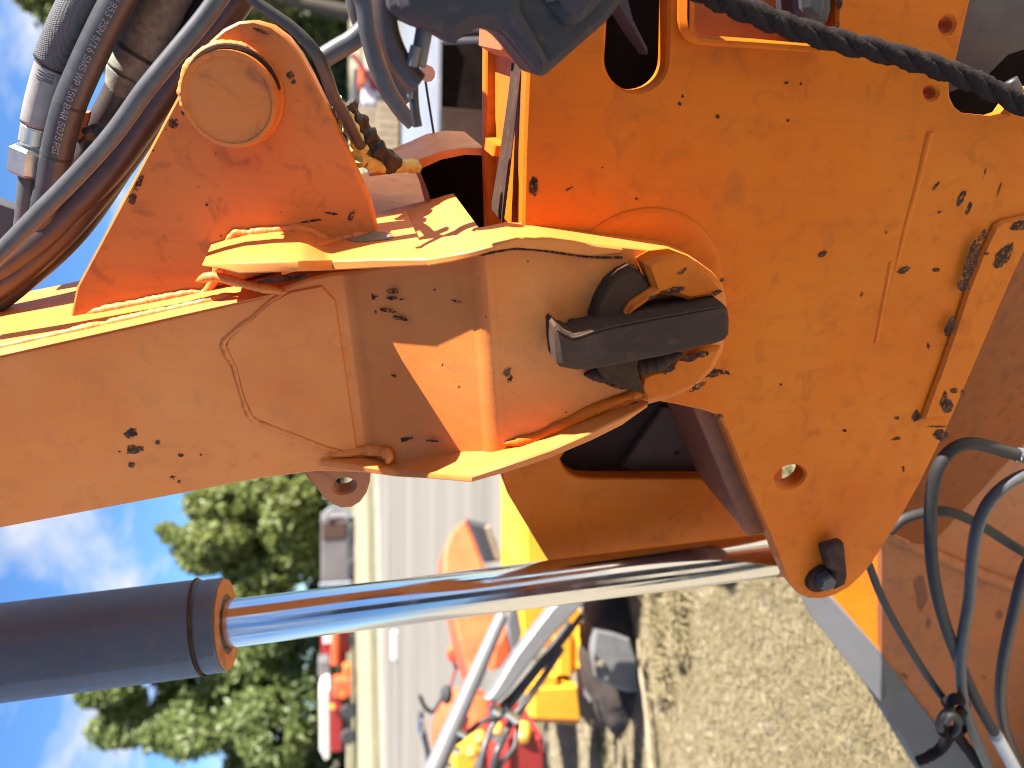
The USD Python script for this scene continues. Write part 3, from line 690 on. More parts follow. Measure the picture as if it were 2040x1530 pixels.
bb = blobs(LUGP, [(345, 246, 11, 11), (366, 223, 6, 7, 40), (330, 258, 3, 2), (276, 366, 6, 22, 25), (264, 396, 9, 14, 20), (578, 150, 10, 9), (585, 163, 6, 5), (408, 62, 16, 4, -38), (520, 62, 20, 4, 20), (412, 408, 3, 3), (430, 306, 2, 2), (620, 440, 26, 3, -8), (660, 425, 18, 3, 10), (700, 430, 14, 6, -60), (395, 372, 2, 3), (305, 300, 2, 3), (440, 470, 3, 3)])
part('bare_patch', bb, 'chip', boom, smooth=False, label='dark chips on the triangular lug', kind='stuff')
bb = blobs(pl(T1), [(1195, 625, 7, 26, 12), (1215, 565, 9, 30, 34), (1246, 535, 20, 8, -20), (1272, 540, 8, 12), (1150, 640, 26, 9, -6), (1265, 812, 36, 10, -26), (1225, 765, 34, 8, 18), (1345, 532, 12, 4, -40), (1330, 560, 22, 10, -15), (1400, 548, 8, 5), (1438, 558, 5, 5), (1415, 588, 24, 6, -14), (1010, 742, 12, 7, -50), (1016, 755, 5, 9, 30), (1128, 822, 2, 2), (1049, 484, 4, 2), (1165, 483, 3, 2), (1052, 521, 2, 2)])  # paint chips plus the dark gap edges round the pin
part('bare_patch', bb, 'chip', boom, smooth=False, label='chipped metal and dark gap edges around the pivot', kind='stuff')

# ---------------------------------------------------------------- pivot pin and keeper bar
pin = thing('pivot_pin', 'dark rusty pivot pin end sunk in the boom fork behind the keeper bar', 'pin', at(1270, 655, T1))
part('pin_end', slab(pl(T1 + 0.020), [(1180, 668), (1184, 632), (1196, 598), (1216, 565), (1240, 545), (1262, 535), (1280, 545), (1298, 572), (1270, 590), (1252, 603), (1240, 628), (1230, 650), (1280, 690), (1270, 735), (1286, 786), (1250, 777), (1212, 762), (1188, 735)], 0.020, c=0.002), 'rust', pin)
part('cap_ring', slab(pl(T1 + 0.026), [(1285, 527), (1310, 513), (1350, 508), (1388, 522), (1418, 544), (1439, 570), (1441, 588), (1405, 594), (1376, 600), (1350, 592), (1318, 588), (1290, 600), (1262, 618), (1240, 640), (1246, 622), (1258, 604), (1276, 592), (1302, 574)], 0.026, c=0.004), 'orange', pin)
part('cap_ring', slab(pl(T1 + 0.010), [(1438, 692), (1400, 698), (1376, 715), (1350, 712), (1334, 735), (1300, 742), (1280, 752), (1276, 775), (1290, 800), (1338, 790), (1384, 768), (1418, 736)], 0.010, c=0.003), 'orange', pin)
part('bare_patch', blobs(pl(T1 + 0.010), [(1375, 712, 26, 9, -14), (1400, 705, 16, 7, -10), (1330, 735, 20, 10, -10), (1390, 770, 20, 7, -30), ]), 'chip', pin, smooth=False, kind='stuff')
part('bare_patch', blobs(pl(T1 + 0.026), [(1360, 540, 14, 4, -35), (1345, 578, 26, 8, -12), (1428, 582, 14, 5, -8), (1300, 592, 12, 5, -30)]), 'chip', pin, smooth=False, kind='stuff')
keeper = thing('keeper_bar', 'thick dark brown steel bar bolted across the main pivot pin', 'bar', at(1280, 665, T1))
kb = [(1107, 656), (1112, 650), (1128, 664), (1147, 670), (1175, 661), (1207, 650), (1260, 640), (1320, 627), (1380, 617), (1430, 607), (1442, 606), (1452, 617), (1456, 640), (1455, 668), (1447, 680), (1430, 687), (1380, 698), (1320, 713), (1250, 726), (1180, 739), (1150, 740), (1118, 734), (1112, 728), (1108, 695)]
kbp = part('bar', rough(slab(pl(T1 + 0.042), kb, 0.036, c=0.004), 0.0004, 60, 3), 'dark_steel', keeper)
part('worn_edge', tube(crom([at(x, y, T1 + 0.0412) for x, y in ((1108, 657), (1128, 667), (1147, 672), (1207, 653), (1320, 630), (1432, 610))], 8), 0.0012, 6), 'dark_steel', keeper)
part('weld_bead', weld([at(1160, 746, T1 + .004), at(1230, 742, T1 + .006), at(1300, 722, T1 + .008), at(1360, 706, T1 + .012)], 0.009, 21), 'dark_steel', keeper)

# ---------------------------------------------------------------- frame
frame = thing('pivot_housing', 'big orange steel frame plate with slots and bolt holes carrying the boom', 'frame', at(1500, 600, 0))
main = [(1051, 128), (1054, 0), (1058, -110), (1940, -110), (1935, 0), (1905, 130), (1893, 165), (1895, 195), (1905, 214), (1922, 227), (1990, 234), (2008, 228), (2022, 208), (2070, 175), (2160, 160), (2160, 280), (2042, 500), (2000, 596), (1940, 735), (1890, 850), (1835, 962), (1790, 1042), (1742, 1118), (1720, 1146), (1692, 1172), (1665, 1187), (1640, 1194), (1612, 1194), (1590, 1184), (1573, 1164), (1560, 1136), (1530, 1060), (1490, 970), (1448, 862), (1438, 836), (1425, 826), (1400, 818), (1345, 806), (1250, 790), (1150, 700), (1040, 560), (1041, 440), (1044, 300)]
slot = [(1213, -70), (1211, 50)] + arc(1268, 116, 62, 66, 180, 0, 18)[::1] + [(1332, 50), (1334, -70)]
slot = [(1213, -70), (1209, 60)] + [(q[0], q[1]) for q in arc(1267, 118, 62, 64, 180, 360, 1)[:0]] + [(1267 - 62 * math.cos(a), 118 + 64 * math.sin(a)) for a in np.linspace(0, math.pi, 18)] + [(1331, 60), (1334, -70)]
win = [(1386, -70), (1386, 52), (1390, 62), (1400, 70), (1500, 77), (1640, 88), (1660, 86), (1666, 70), (1670, -70)]
part('main_plate', slab(pl(0), main, 0.022, [slot, win, ell(1887, 50, 14, 17, rot=15), ell(1855, 184, 13, 14), ell(1574, 950, 31, 21, rot=-22)], 0.0025), 'orange', frame)
fring = [(1358, -70), (1357, 40), (1361, 62), (1372, 80), (1390, 89), (1420, 92), (1520, 98), (1610, 104), (1640, 103), (1652, 97), (1640, 90), (1500, 77), (1400, 70), (1389, 62), (1385, 52), (1385, -70)]
part('window_frame', slab(pl(0.013), fring, 0.013, c=0.005), 'orange', frame)
part('window_backing', slab(pl(-0.035), [(1350, -90), (1350, 110), (1690, 130), (1690, -90)], 0.006), 'orange_dirty', frame)
part('boss_ring', lathe(at(1275, 590, 0.0) - N * 0.004, at(1275, 590, 0.0) + N, [(0, 0.0), (0, 0.0865), (0.0055, 0.0835), (0.0065, 0.080), (0.0066, 0.074), (0.0055, 0.066), (0.0052, 0)], 64), 'orange', frame)
# welded seam scars
part('weld_scar', tube(crom([at(x, y, -0.0054) for x, y in ((1846, 262), (1838, 290), (1822, 360), (1800, 440), (1783, 510), (1768, 575), (1752, 630), (1745, 672))], 8), np.linspace(0.0075, 0.0050, 57), 12), 'orange', frame)
part('weld_scar', tube(crom([at(x, y, -0.0035) for x, y in ((1770, 520), (1755, 600), (1740, 680))], 8), 0.0045, 10), 'orange', frame)
# strip welded along the lower edge
strp = [(2070, 425), (2000, 440), (1984, 450), (1958, 505), (1928, 580), (1902, 660), (1878, 730), (1852, 800), (1838, 838), (1900, 830), (1950, 712), (2010, 572), (2120, 330)]
part('edge_strip', slab(pl(0.006), strp, 0.008, c=0.003), 'orange', frame)
bb = blobs(pl(0.006), [(1935, 520, 13, 50, 16), (1920, 568, 14, 14, 30), (2000, 510, 18, 34, 30), (1958, 470, 8, 16, 30), (1880, 795, 7, 18, 20), (1887, 808, 14, 16), (1900, 778, 8, 6), (1918, 782, 5, 6), (1893, 650, 10, 26, 15), (1965, 505, 6, 4), (2030, 450, 18, 12, -20)])
part('bare_patch', bb, 'chip', frame, smooth=False, label='long dark scrapes along the lower edge strip', kind='stuff')
bb = blobs(pl(0), [(1064, 372, 11, 22, 5), (1062, 362, 6, 10), (1640, 506, 12, 6, -30), (1800, 538, 15, 7, -20), (1866, 370, 4, 12, 35), (1873, 422, 6, 3, -30), (1930, 416, 5, 16, 20), (1960, 350, 2, 18, 20), (1717, 586, 5, 5), (1888, 655, 6, 18, 10), (1850, 690, 3, 9, -10), (1825, 830, 9, 13), (1787, 833, 6, 4), (1785, 874, 10, 4, -10), (1872, 866, 16, 13), (1868, 850, 22, 2, 0), (1800, 935, 3, 7), (1864, 538, 8, 5), (1766, 462, 2, 4), (1430, 740, 30, 5, 10), (1420, 745, 22, 8, -14), (1354, 207, 4, 4), (1360, 193, 3, 5), (1430, 232, 4, 5), (1200, 334, 2, 2), (1135, 376, 8, 2.5, -25), (1268, 396, 4, 3), (1556, 766, 3, 3), (1683, 858, 5, 3), (1915, 395, 7, 20, 24), (1990, 380, 2, 18, 20), (1432, 831, 9, 6), (1567, 165, 5, 3, -20), (1596, 167, 3, 3), (1570, 240, 3, 3), (1680, 60, 4, 3), (1672, 8, 7, 12), (1668, 50, 5, 6), (1955, 60, 2, 3)])
part('bare_patch', bb, 'chip', frame, smooth=False, label='dark paint chips scattered over the frame plate', kind='stuff')
# rear cheek, spacer, and what shows between the two
rear = [(972, -110), (968, 100), (966, 300), (970, 440), (985, 800), (1000, 952), (1012, 985), (1048, 1045), (1086, 1108), (1100, 1128), (1300, 1100), (1480, 1075), (1560, 1075), (1560, -110)]
tri_h = [(1118, 925), (1122, 910), (1150, 890), (1230, 845), (1300, 790), (1330, 780), (1390, 800), (1400, 825), (1432, 930), (1430, 948), (1415, 954), (1180, 953), (1150, 950), (1132, 940)]
tri_h = [(1116, 915), (1122, 930), (1134, 943), (1152, 951), (1180, 953), (1415, 953), (1432, 948), (1436, 935), (1400, 800), (1380, 740), (1250, 740), (1160, 850)]
part('rear_plate', slab(pl(-0.155), rear, 0.02, [tri_h], 0.002), 'orange', frame, label='rear cheek plate seen behind the ram with a triangular cut-out')
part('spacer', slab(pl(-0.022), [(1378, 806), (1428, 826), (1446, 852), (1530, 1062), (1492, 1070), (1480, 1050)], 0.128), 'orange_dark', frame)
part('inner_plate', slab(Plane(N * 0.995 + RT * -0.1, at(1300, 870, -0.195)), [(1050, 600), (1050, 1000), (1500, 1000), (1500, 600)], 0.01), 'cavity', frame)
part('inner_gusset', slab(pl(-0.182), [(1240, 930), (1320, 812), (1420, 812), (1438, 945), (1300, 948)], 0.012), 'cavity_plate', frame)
part('rivet', lathe(at(1385, 868, -0.182), at(1385, 868, -0.182) + N, [(0, 0.006), (0.006, 0.0055), (0.009, 0.003), (0.0095, 0)], 16), 'steel', frame)
part('rivet', lathe(at(1349, 903, -0.182), at(1349, 903, -0.182) + N, [(0, 0.004), (0.003, 0.0035), (0.004, 0)], 16), 'dark_steel', frame)
fl = [at(1012, y, -0.09) + N * s for y, s in ((-110, 0.06), (446, 0.06), (446, -0.06), (-110, -0.06))]
part('inner_floor', slab3(Plane(np.cross(fl[1] - fl[0], fl[3] - fl[0]) * (1 if np.cross(fl[1] - fl[0], fl[3] - fl[0])[2] > 0 else -1), fl[0]), fl, 0.008), 'orange', frame)
part('cross_web', slab(pl(-0.10), [(985, 288), (982, 312), (1030, 312), (1032, 286)], 0.05), 'orange', frame)
part('cross_web', slab(pl(-0.05), [(1000, 60), (998, 100), (1044, 130), (1048, 60)], 0.105), 'orange_dirty', frame)
part('dark_strip', strip_bar([(1038, 130, 160, -0.024, -0.06), (1030, 200, 225, -0.024, -0.06), (1016, 330, 350, -0.024, -0.07), (1004, 430, 446, -0.024, -0.08)]), 'dark_steel', frame)  # dark strip leaning between the front and rear plates
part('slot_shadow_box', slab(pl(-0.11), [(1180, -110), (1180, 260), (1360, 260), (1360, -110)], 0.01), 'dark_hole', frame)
part('slot_lever', strip_bar([(1225, -110, 0, -0.03, -0.06), (1262, 40, 60, -0.03, -0.06), (1290, 95, 110, -0.04, -0.06)]), 'slate', frame)
# lower pin of the ram
lpn = thing('ram_pin', 'dark ram pin with a bent retaining tab in the lower lug of the frame', 'pin', at(1640, 1150, 0))
q0 = at(1633, 1150, 0.0); kq = depth(q0) / FPX
part('pin_head', lathe(q0 - N * 0.002, q0 + N, [(0, 0), (0, 33 * kq), (0.006, 32 * kq), (0.008, 29 * kq), (0.008, 0)], 28), 'rust', lpn)
q1 = at(1641, 1152, 0.008)
part('bolt', lathe(q1, q1 + N, [(0, 21 * kq), (0.009, 20 * kq), (0.012, 16 * kq), (0.012, 0)], 6), 'slate', lpn, smooth=20)
part('retaining_tab', slab(pl(0.020), [(1640, 1096), (1646, 1091), (1678, 1082), (1684, 1085), (1690, 1150), (1686, 1166), (1664, 1177), (1660, 1160), (1662, 1140), (1650, 1134)], 0.014, c=0.003), 'dark_steel', lpn)

# ---------------------------------------------------------------- hydraulic ram
ram = thing('hydraulic_ram', 'hydraulic ram with a dark blue grey barrel and bright chrome rod', 'hydraulic cylinder', at(1550, 1105, -0.075))
e0 = at(1600, 1098, -0.078); RR = 44.5 * depth(at(1400, 1120, -0.078)) / FPX
best = None
for tt in np.linspace(-0.25, 0.3, 276):                # how far the upper end leans out of the frame
    p = at(470, 1240, tt); err = abs(RR * FPX / depth(p) - 46.5)
    if best is None or err < best[0]: best = (err, tt)
e1 = at(450, 1243, min(best[1], -0.085)); axd = (e1 - e0) / np.linalg.norm(e1 - e0); L = np.linalg.norm(e1 - e0)
part('rod', lathe(e0, e1, [(0, 0), (0, RR), (L + 0.3, RR)], 72), 'chrome', ram)
part('rod_eye', lathe(e0 - axd * 0.02, e1, [(0, 0), (0, RR * 1.05), (0.03, RR * 1.06), (0.062, RR * 1.03), (0.066, RR)], 40), 'orange_dirty', ram)
BR = RR * 2.0
part('barrel', lathe(e1, e1 + axd, [(0.028, RR * 1.2), (0.028, BR * 0.985), (0.031, BR), (0.8, BR)], 72), 'barrel', ram)
part('gland', lathe(e1, e1 + axd, [(0.006, RR * 1.18), (0.000, RR * 1.25), (0.000, BR * 0.95), (0.003, BR * 0.975), (0.022, BR * 0.975), (0.024, BR * 0.955), (0.028, BR * 0.955)], 72), 'barrel', ram)
part('end_face', lathe(e1, e1 - axd, [(0.0005, BR * 0.94), (0.002, BR * 0.935), (0.002, RR * 1.24), (0.0, RR * 1.22)], 72), 'orange_dirty', ram, label='orange sprayed end face of the barrel')
part('wiper_seal', lathe(e1 - axd * 0.001, e1 + axd, [(0, RR * 1.22), (0.0, RR * 1.02), (0.004, RR * 1.01)], 48), 'rubber_dark', ram)
part('weld_bead', tube(np.array([e1 + axd * 0.03 + BR * 1.0 * (math.cos(a) * np.cross(axd, N) / np.linalg.norm(np.cross(axd, N)) + math.sin(a) * N) for a in np.linspace(0, 2 * math.pi, 60)]), 0.0018, 8), 'dark_steel', ram)

# ---------------------------------------------------------------- lower hull panel with rail
hull = thing('hull_panel', 'brown orange lower hull panel edged by a grey painted rail', 'panel', at(1850, 1250, -0.14))
HT = -0.21
PB = at(1755, 1310, HT)
LOW = Plane(N, PB)
UPP = Plane(N * math.cos(math.radians(54)) + Z * math.sin(math.radians(54)), PB)
low = [(1756, 500), (1756, 1307), (1870, 1450), (1940, 1530), (2000, 1640), (2260, 1700), (2260, 300)]
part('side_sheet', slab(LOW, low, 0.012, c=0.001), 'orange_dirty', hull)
part('upper_sheet', slab(UPP, [(1755.2, 1306), (1755.2, 1000), (1500, 1000), (1560, 1090), (1655, 1190)], 0.012, c=0.001), 'orange', hull)
part('rail_upper', slab(UPP.off(0.005), [(1755.2, 1304), (1655, 1189), (1560, 1088), (1538, 1070), (1552, 1112), (1612, 1225), (1680, 1312), (1755.2, 1402)], 0.05, c=0.003), 'grey_rail', hull)
part('rail', slab(LOW.off(0.0055), [(1756, 1304), (1870, 1448), (1925, 1492), (1975, 1530), (2010, 1640), (1900, 1640), (1830, 1530), (1756, 1403)], 0.05, c=0.003), 'grey_rail', hull)
rdg = [at(x, y, HT + 0.002) for x, y in ((1745, 1048), (1790, 1072), (1850, 1100), (1920, 1130), (2000, 1160), (2120, 1205))]
part('pressed_ridge', tube(crom(rdg, 8), 0.011, 14), 'orange_dirty', hull)
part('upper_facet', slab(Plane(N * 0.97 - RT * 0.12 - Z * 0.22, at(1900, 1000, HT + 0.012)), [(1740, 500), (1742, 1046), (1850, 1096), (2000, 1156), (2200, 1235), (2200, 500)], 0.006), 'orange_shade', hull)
part('bare_patch', blobs(LOW, [(1835, 1180, 16, 40, -8), (1850, 1240, 6, 12), (1800, 1345, 9, 4, 10), (1805, 1350, 5, 4), (1990, 1225, 8, 10), (1960, 1350, 4, 4)]), 'orange_dark', hull, smooth=False, kind='stuff')

# ================================================================== HOSES, CABLES, SMALL PARTS
def hose_pts(pts, step=8): return crom([at(x, y, t) for x, y, t in pts], step)
def wr(px, p): return px * 0.5 * depth(p) / FPX
def hose(name, pts, w, m, label, cat_='hose', group=None, sides=20, step=8):
    p = hose_pts(pts, step)
    if np.ndim(w) == 0: r = wr(w, p[len(p) // 2])
    else: r = np.interp(np.linspace(0, 1, len(p)), np.linspace(0, 1, len(w)), [wr(q, p[int(k * (len(p) - 1) / (len(w) - 1))]) for k, q in enumerate(w)])
    return solo(name, tube(p, r, sides), m, label, cat_, group, smooth=True), p, r

# sleeved hose with label wrap, nut and pipe
t = thing('sleeved_hose', 'fat hose in a grey woven sleeve with a pale label wrap and hex nut', 'hose', at(100, 180, -0.10))
pA = hose_pts([(215, -110, -0.170), (172, -20, -0.170), (137, 50, -0.170), (106, 125, -0.180), (84, 200, -0.180), (70, 270, -0.180), (62, 330, -0.180), (56, 400, -0.180), (46, 480, -0.185), (30, 560, -0.190)], 10)
def seg(p, a, b): return p[a:b + 1]
rA = wr(72, pA[25])
part('woven_sleeve', tube(seg(pA, 0, 30), np.full(31, rA), 32), 'weave', t, smooth=True)
part('label_wrap', tube(seg(pA, 30, 47), np.full(18, rA * 0.86), 32), 'wrap', t, smooth=True)
part('wire_tie', tube(seg(pA, 30, 31), np.full(2, rA * 0.89), 32), 'wire_black', t)
part('collar', tube(seg(pA, 47, 53), np.full(7, rA * 0.80), 32), 'zinc', t, smooth=True)
part('hex_nut', tube(seg(pA, 54, 63), np.array([0.95] + [1.22] * 8 + [0.95]) * rA, 6), 'steel', t, smooth=20)
part('pipe', tube(seg(pA, 61, 90), np.full(30, rA * 0.62), 24), 'rubber_grey', t, smooth=True)
lab, kk = [], rA * 0.865
tt, AA, BB = frames(pA)
for j, s in enumerate((32.2, 33.0, 33.8, 34.4)):
    i = int(s); c = pA[i] + (pA[i + 1] - pA[i]) * (s - i)
    v = CAM - c; v -= tt[i] * np.dot(v, tt[i]); v /= np.linalg.norm(v); w_ = np.cross(tt[i], v)
    lab.append(tube(np.array([c + (v * math.cos(a) + w_ * math.sin(a)) * kk for a in np.linspace(-0.3, 0.75 - 0.1 * (j % 2), 8)]), 0.0007, 5))
part('label_print', cat(lab), 'label_print', t, smooth=False)

# hose with rolled print
t = thing('printed_hose', 'black rubber hose with faint white size and pressure print along it', 'hose', at(150, 180, -0.05))
pB = hose_pts([(300, -110, -0.155), (245, -15, -0.155), (205, 60, -0.155), (165, 145, -0.155), (138, 210, -0.155), (120, 275, -0.160), (108, 335, -0.165), (95, 400, -0.170), (80, 470, -0.180)], 12)
rB = wr(60, pB[45])
bp = part('rubber_cover', tube(pB, np.full(len(pB), rB), 32), 'rubber', t, smooth=True)
def hose_text(text, p, r, start, height, ang):
    m = meshkit.text_mesh(text, height, 0.0003)
    s = np.concatenate([[0], np.cumsum(np.linalg.norm(np.diff(p, axis=0), axis=1))])
    tt, _, _ = frames(p); v = np.array(m.vertices); out = []
    for q in v:
        a = min(start + q[0], s[-1] - 1e-4); i = np.searchsorted(s, a) - 1; i = max(i, 0)
        f = (a - s[i]) / (s[i + 1] - s[i]); c = p[i] * (1 - f) + p[i + 1] * f
        d = CAM - c; d -= tt[i] * np.dot(d, tt[i]); d /= np.linalg.norm(d); w = np.cross(d, tt[i])
        th = ang + q[1] / r
        out.append(c + (d * math.cos(th) + w * math.sin(th)) * (r + 0.0001 + q[2]))
    return trimesh.Trimesh(np.array(out), m.faces, process=False)
part('hose_print', hose_text('EN 853 2SN 5/16 SMS WP 350 BAR 5075 PSI', pB, rB, 0.045, 0.0052, -0.3), 'print_ink', t, smooth=False)
part('ferrule', tube(seg(pB, 88, 96), np.full(9, rB * 0.92), 24), 'steel', t, smooth=True)
for k in (47, 66, 84):
    part('wire_tie', tube(seg(pB, k, k + 1), np.full(2, rB * 1.02), 28), 'wire_black', t)

# hose with torn pale canvas sleeve
t = thing('canvas_hose', 'dark hose in a torn pale canvas sleeve between printed hose and boom lug', 'hose', at(270, 130, -0.12))
pC = hose_pts([(385, -120, -0.210), (340, -20, -0.210), (300, 60, -0.210), (265, 130, -0.210), (236, 190, -0.210), (205, 250, -0.210), (175, 310, -0.220), (130, 400, -0.230), (60, 500, -0.240)], 10)
rC = wr(84, pC[30])
part('canvas_sleeve', rough(tube(seg(pC, 0, 33), np.full(34, rC), 30), 0.0010, 60, 4), 'canvas_pale', t, smooth=True)
part('canvas_flap', rough(tube(seg(pC, 33, 46), np.linspace(rC * 0.98, rC * 0.45, 14), 30), 0.0018, 70, 5), 'canvas_pale', t, smooth=True)
part('hose_body', tube(seg(pC, 34, 80), np.full(47, rC * 0.74), 24), 'rubber_brown', t, smooth=True)
part('wire_tie', tube(seg(pC, 26, 27), np.full(2, rC * 1.04), 28), 'wire_black', t)
part('torn_tape', rough(trimesh.Trimesh(*(lambda s: (np.array(s.vertices) * [0.008, 0.008, 0.012] + at(192, 266, -0.16), s.faces))(trimesh.creation.icosphere(subdivisions=3)), process=False), 0.006, 90, 8), 'tape_black', t)

hose('long_hose', [(500, -110, -0.070), (452, -30, -0.070), (410, 32, -0.070), (350, 105, -0.070), (290, 178, -0.070), (225, 268, -0.075), (150, 352, -0.080), (75, 428, -0.085), (0, 505, -0.090), (-90, 590, -0.100)], 36, 'rubber_grey', 'long smooth grey hose sweeping along the edge of the boom lug')
hose('brown_hose', [(536, -110, -0.175), (476, 0, -0.175), (396, 100, -0.175), (306, 220, -0.175), (226, 330, -0.175), (146, 415, -0.175), (66, 490, -0.175), (-84, 600, -0.185)], 54, 'rubber_brown', 'brown tinted rubber hose hidden half under the long grey hose')
hose('brown_hose', [(494, -60, -0.200), (414, 60, -0.200), (324, 200, -0.190), (254, 310, -0.190), (174, 410, -0.180), (94, 495, -0.180), (14, 560, -0.180), (-106, 640, -0.180)], 52, 'rubber_brown', 'dark brown rubber hose lying closest to the boom lug')
hose('brown_hose', [(460, -80, -0.220), (390, 60, -0.220), (320, 190, -0.220), (240, 320, -0.210), (150, 450, -0.200), (50, 545, -0.190), (-70, 640, -0.190)], 60, 'rubber_dark', 'black hose at the back of the bundle beside the boom lug')
solo('bracket_plate', slab(pl(-0.25), [(-60, 385), (0, 405), (32, 416), (34, 450), (25, 490), (-60, 520)], 0.02), 'slate', 'dark plate corner at the left edge under the hoses', 'plate')
solo('fitting_tab', slab(pl(-0.20), [(160, 222), (180, 222), (172, 268), (150, 285), (152, 258)], 0.01), 'orange_dirty', 'small orange tab between the printed hose and the canvas hose', 'tab')

# hoses hanging right of the lug
hose('thin_hose', [(440, -60, -0.03), (505, 0, -0.03), (540, 25, -0.03), (585, 58, -0.03), (625, 100, -0.03), (648, 145, -0.04), (664, 190, -0.06), (690, 235, -0.09), (715, 285, -0.12), (740, 315, -0.14)], [20, 22, 24, 26, 22, 20], 'rubber_dark', 'thin black hose bending over the rounded top of the boom lug')
t = thing('taped_joint', 'lumpy cable joint wrapped in yellow and black tape beside the lug', 'tape', at(705, 260, -0.13))
pj = hose_pts([(668, 196, -0.115), (682, 222, -0.118), (700, 258, -0.122), (714, 292, -0.125), (724, 325, -0.128)], 8)
part('yellow_tape', rough(tube(pj, wr(34, pj[10]) * (0.85 + 0.12 * np.sin(np.arange(len(pj)) * 1.3)), 24), 0.0045, 150, 3), 'tape_yellow', t)
pj = hose_pts([(690, 205, -0.135), (712, 245, -0.138), (735, 278, -0.14), (752, 300, -0.142), (790, 330, -0.15)], 8)
part('black_tape', rough(tube(pj, wr(42, pj[10]) * (0.85 + 0.12 * np.sin(np.arange(len(pj)) * 0.9)), 24), 0.0065, 130, 4), 'tape_black', t)
part('tape_end', rough(tube(hose_pts([(725, 322, -0.13), (770, 332, -0.15), (830, 330, -0.17)], 6), wr(26, pj[10]), 12), 0.003, 100, 6), 'tape_yellow', t)
hose('short_pipe', [(640, 118, -0.04), (672, 98, -0.04), (705, 78, -0.04), (735, 45, -0.04), (750, 0, -0.04), (760, -70, -0.04)], 40, 'rubber_grey', 'short grey branch pipe joining the hanging hose above the lug')
hose('hanging_hose', [(690, -70, -0.018), (725, 5, -0.018), (733, 60, -0.018), (748, 120, -0.018), (772, 178, -0.018), (800, 222, -0.018), (822, 248, -0.018)], [40, 38, 36, 36, 32, 26], 'rubber_grey', 'curved grey hose hanging down to a point beside the grey cabinet')
hose('hanging_hose', [(770, -70, 0.050), (765, 0, 0.050), (772, 60, 0.050), (790, 110, 0.050), (812, 145, 0.050), (834, 165, 0.050)], 46, 'rubber_brown', 'brown black hose curving behind the chrome fitting')
hose('hanging_hose', [(700, -60, -0.06), (710, 20, -0.06), (740, 90, -0.06), (775, 150, -0.06), (815, 200, -0.06)], 34, 'rubber_grey', 'grey hose curving behind the pointed hanging hose')
t = thing('hose_fitting', 'pale metal hose end with a swivel nut hanging under the dark casting', 'fitting', at(835, 120, 0.045))
pf = hose_pts([(850, 20, 0.045), (845, 60, 0.045), (838, 100, 0.045), (832, 132, 0.045)], 6)
part('ferrule', tube(pf, wr(34, pf[8]), 24), 'strut_grey', t, smooth=True)
part('swivel_nut', tube(hose_pts([(829, 92, 0.057), (824, 112, 0.057), (820, 132, 0.057)], 4), wr(22, pf[8]), 12), 'strut_grey', t)
part('hose_tail', tube(hose_pts([(826, 130, 0.045), (824, 170, 0.045), (826, 215, 0.045), (832, 252, 0.045)], 6), wr(20, pf[8]), 16), 'rubber_dark', t, smooth=True)
part('light_sleeve', tube(hose_pts([(822, 134, 0.049), (819, 165, 0.049), (817, 196, 0.049)], 6), wr(12, pf[8]), 12), 'strut_grey', t, smooth=True)
hose('thin_wire', [(846, 150, -0.3), (852, 190, -0.3), (860, 240, -0.3), (868, 290, -0.3)], 5, 'wire_blue', 'thin dark wire running down the front of the grey cabinet', 'wire', sides=8)
solo('wire_clip', rough(lathe(at(848, 145, -0.28), at(848, 145, -0.28) + N, [(0, 0), (0, 0.009), (0.014, 0.009), (0.014, 0)], 10), 0.001, 80), 'zinc', 'small bright clip on the wire at the cabinet corner', 'clip')

# dark gearbox casting at the top
cg = thing('gear_casting', 'dark blue grey cast housing with an arched underside hanging at the top', 'casting', at(1040, 40, 0.04))
co = [(768, -110), (776, 10), (782, 24), (805, 42), (829, 53), (866, 66), (890, 80), (908, 90), (918, 78), (930, 69), (945, 62), (960, 58), (978, 59), (994, 64), (1006, 73), (1018, 86), (1038, 110), (1054, 130), (1064, 144), (1073, 151), (1084, 153), (1096, 146), (1150, 98), (1210, 46), (1246, 0), (1310, -110)]
part('housing', slab(pl(0.085), co, 0.052, c=0.006), 'casting', cg)
part('raised_rim', slab(pl(0.097), [(790, -110), (796, 12), (812, 36), (840, 47), (880, 62), (908, 78), (925, 62), (944, 52), (965, 48), (988, 51), (1006, 60), (1024, 80), (1052, 116), (1070, 138), (1084, 143), (1100, 128), (1040, 20), (1030, -110)], 0.02, c=0.006), 'casting', cg)
part('raised_pad', slab(pl(0.094), [(1085, -110), (1092, 4), (1118, 36), (1134, 49), (1150, 50), (1165, 42), (1225, -20), (1270, -110)], 0.015, c=0.006), 'casting', cg)

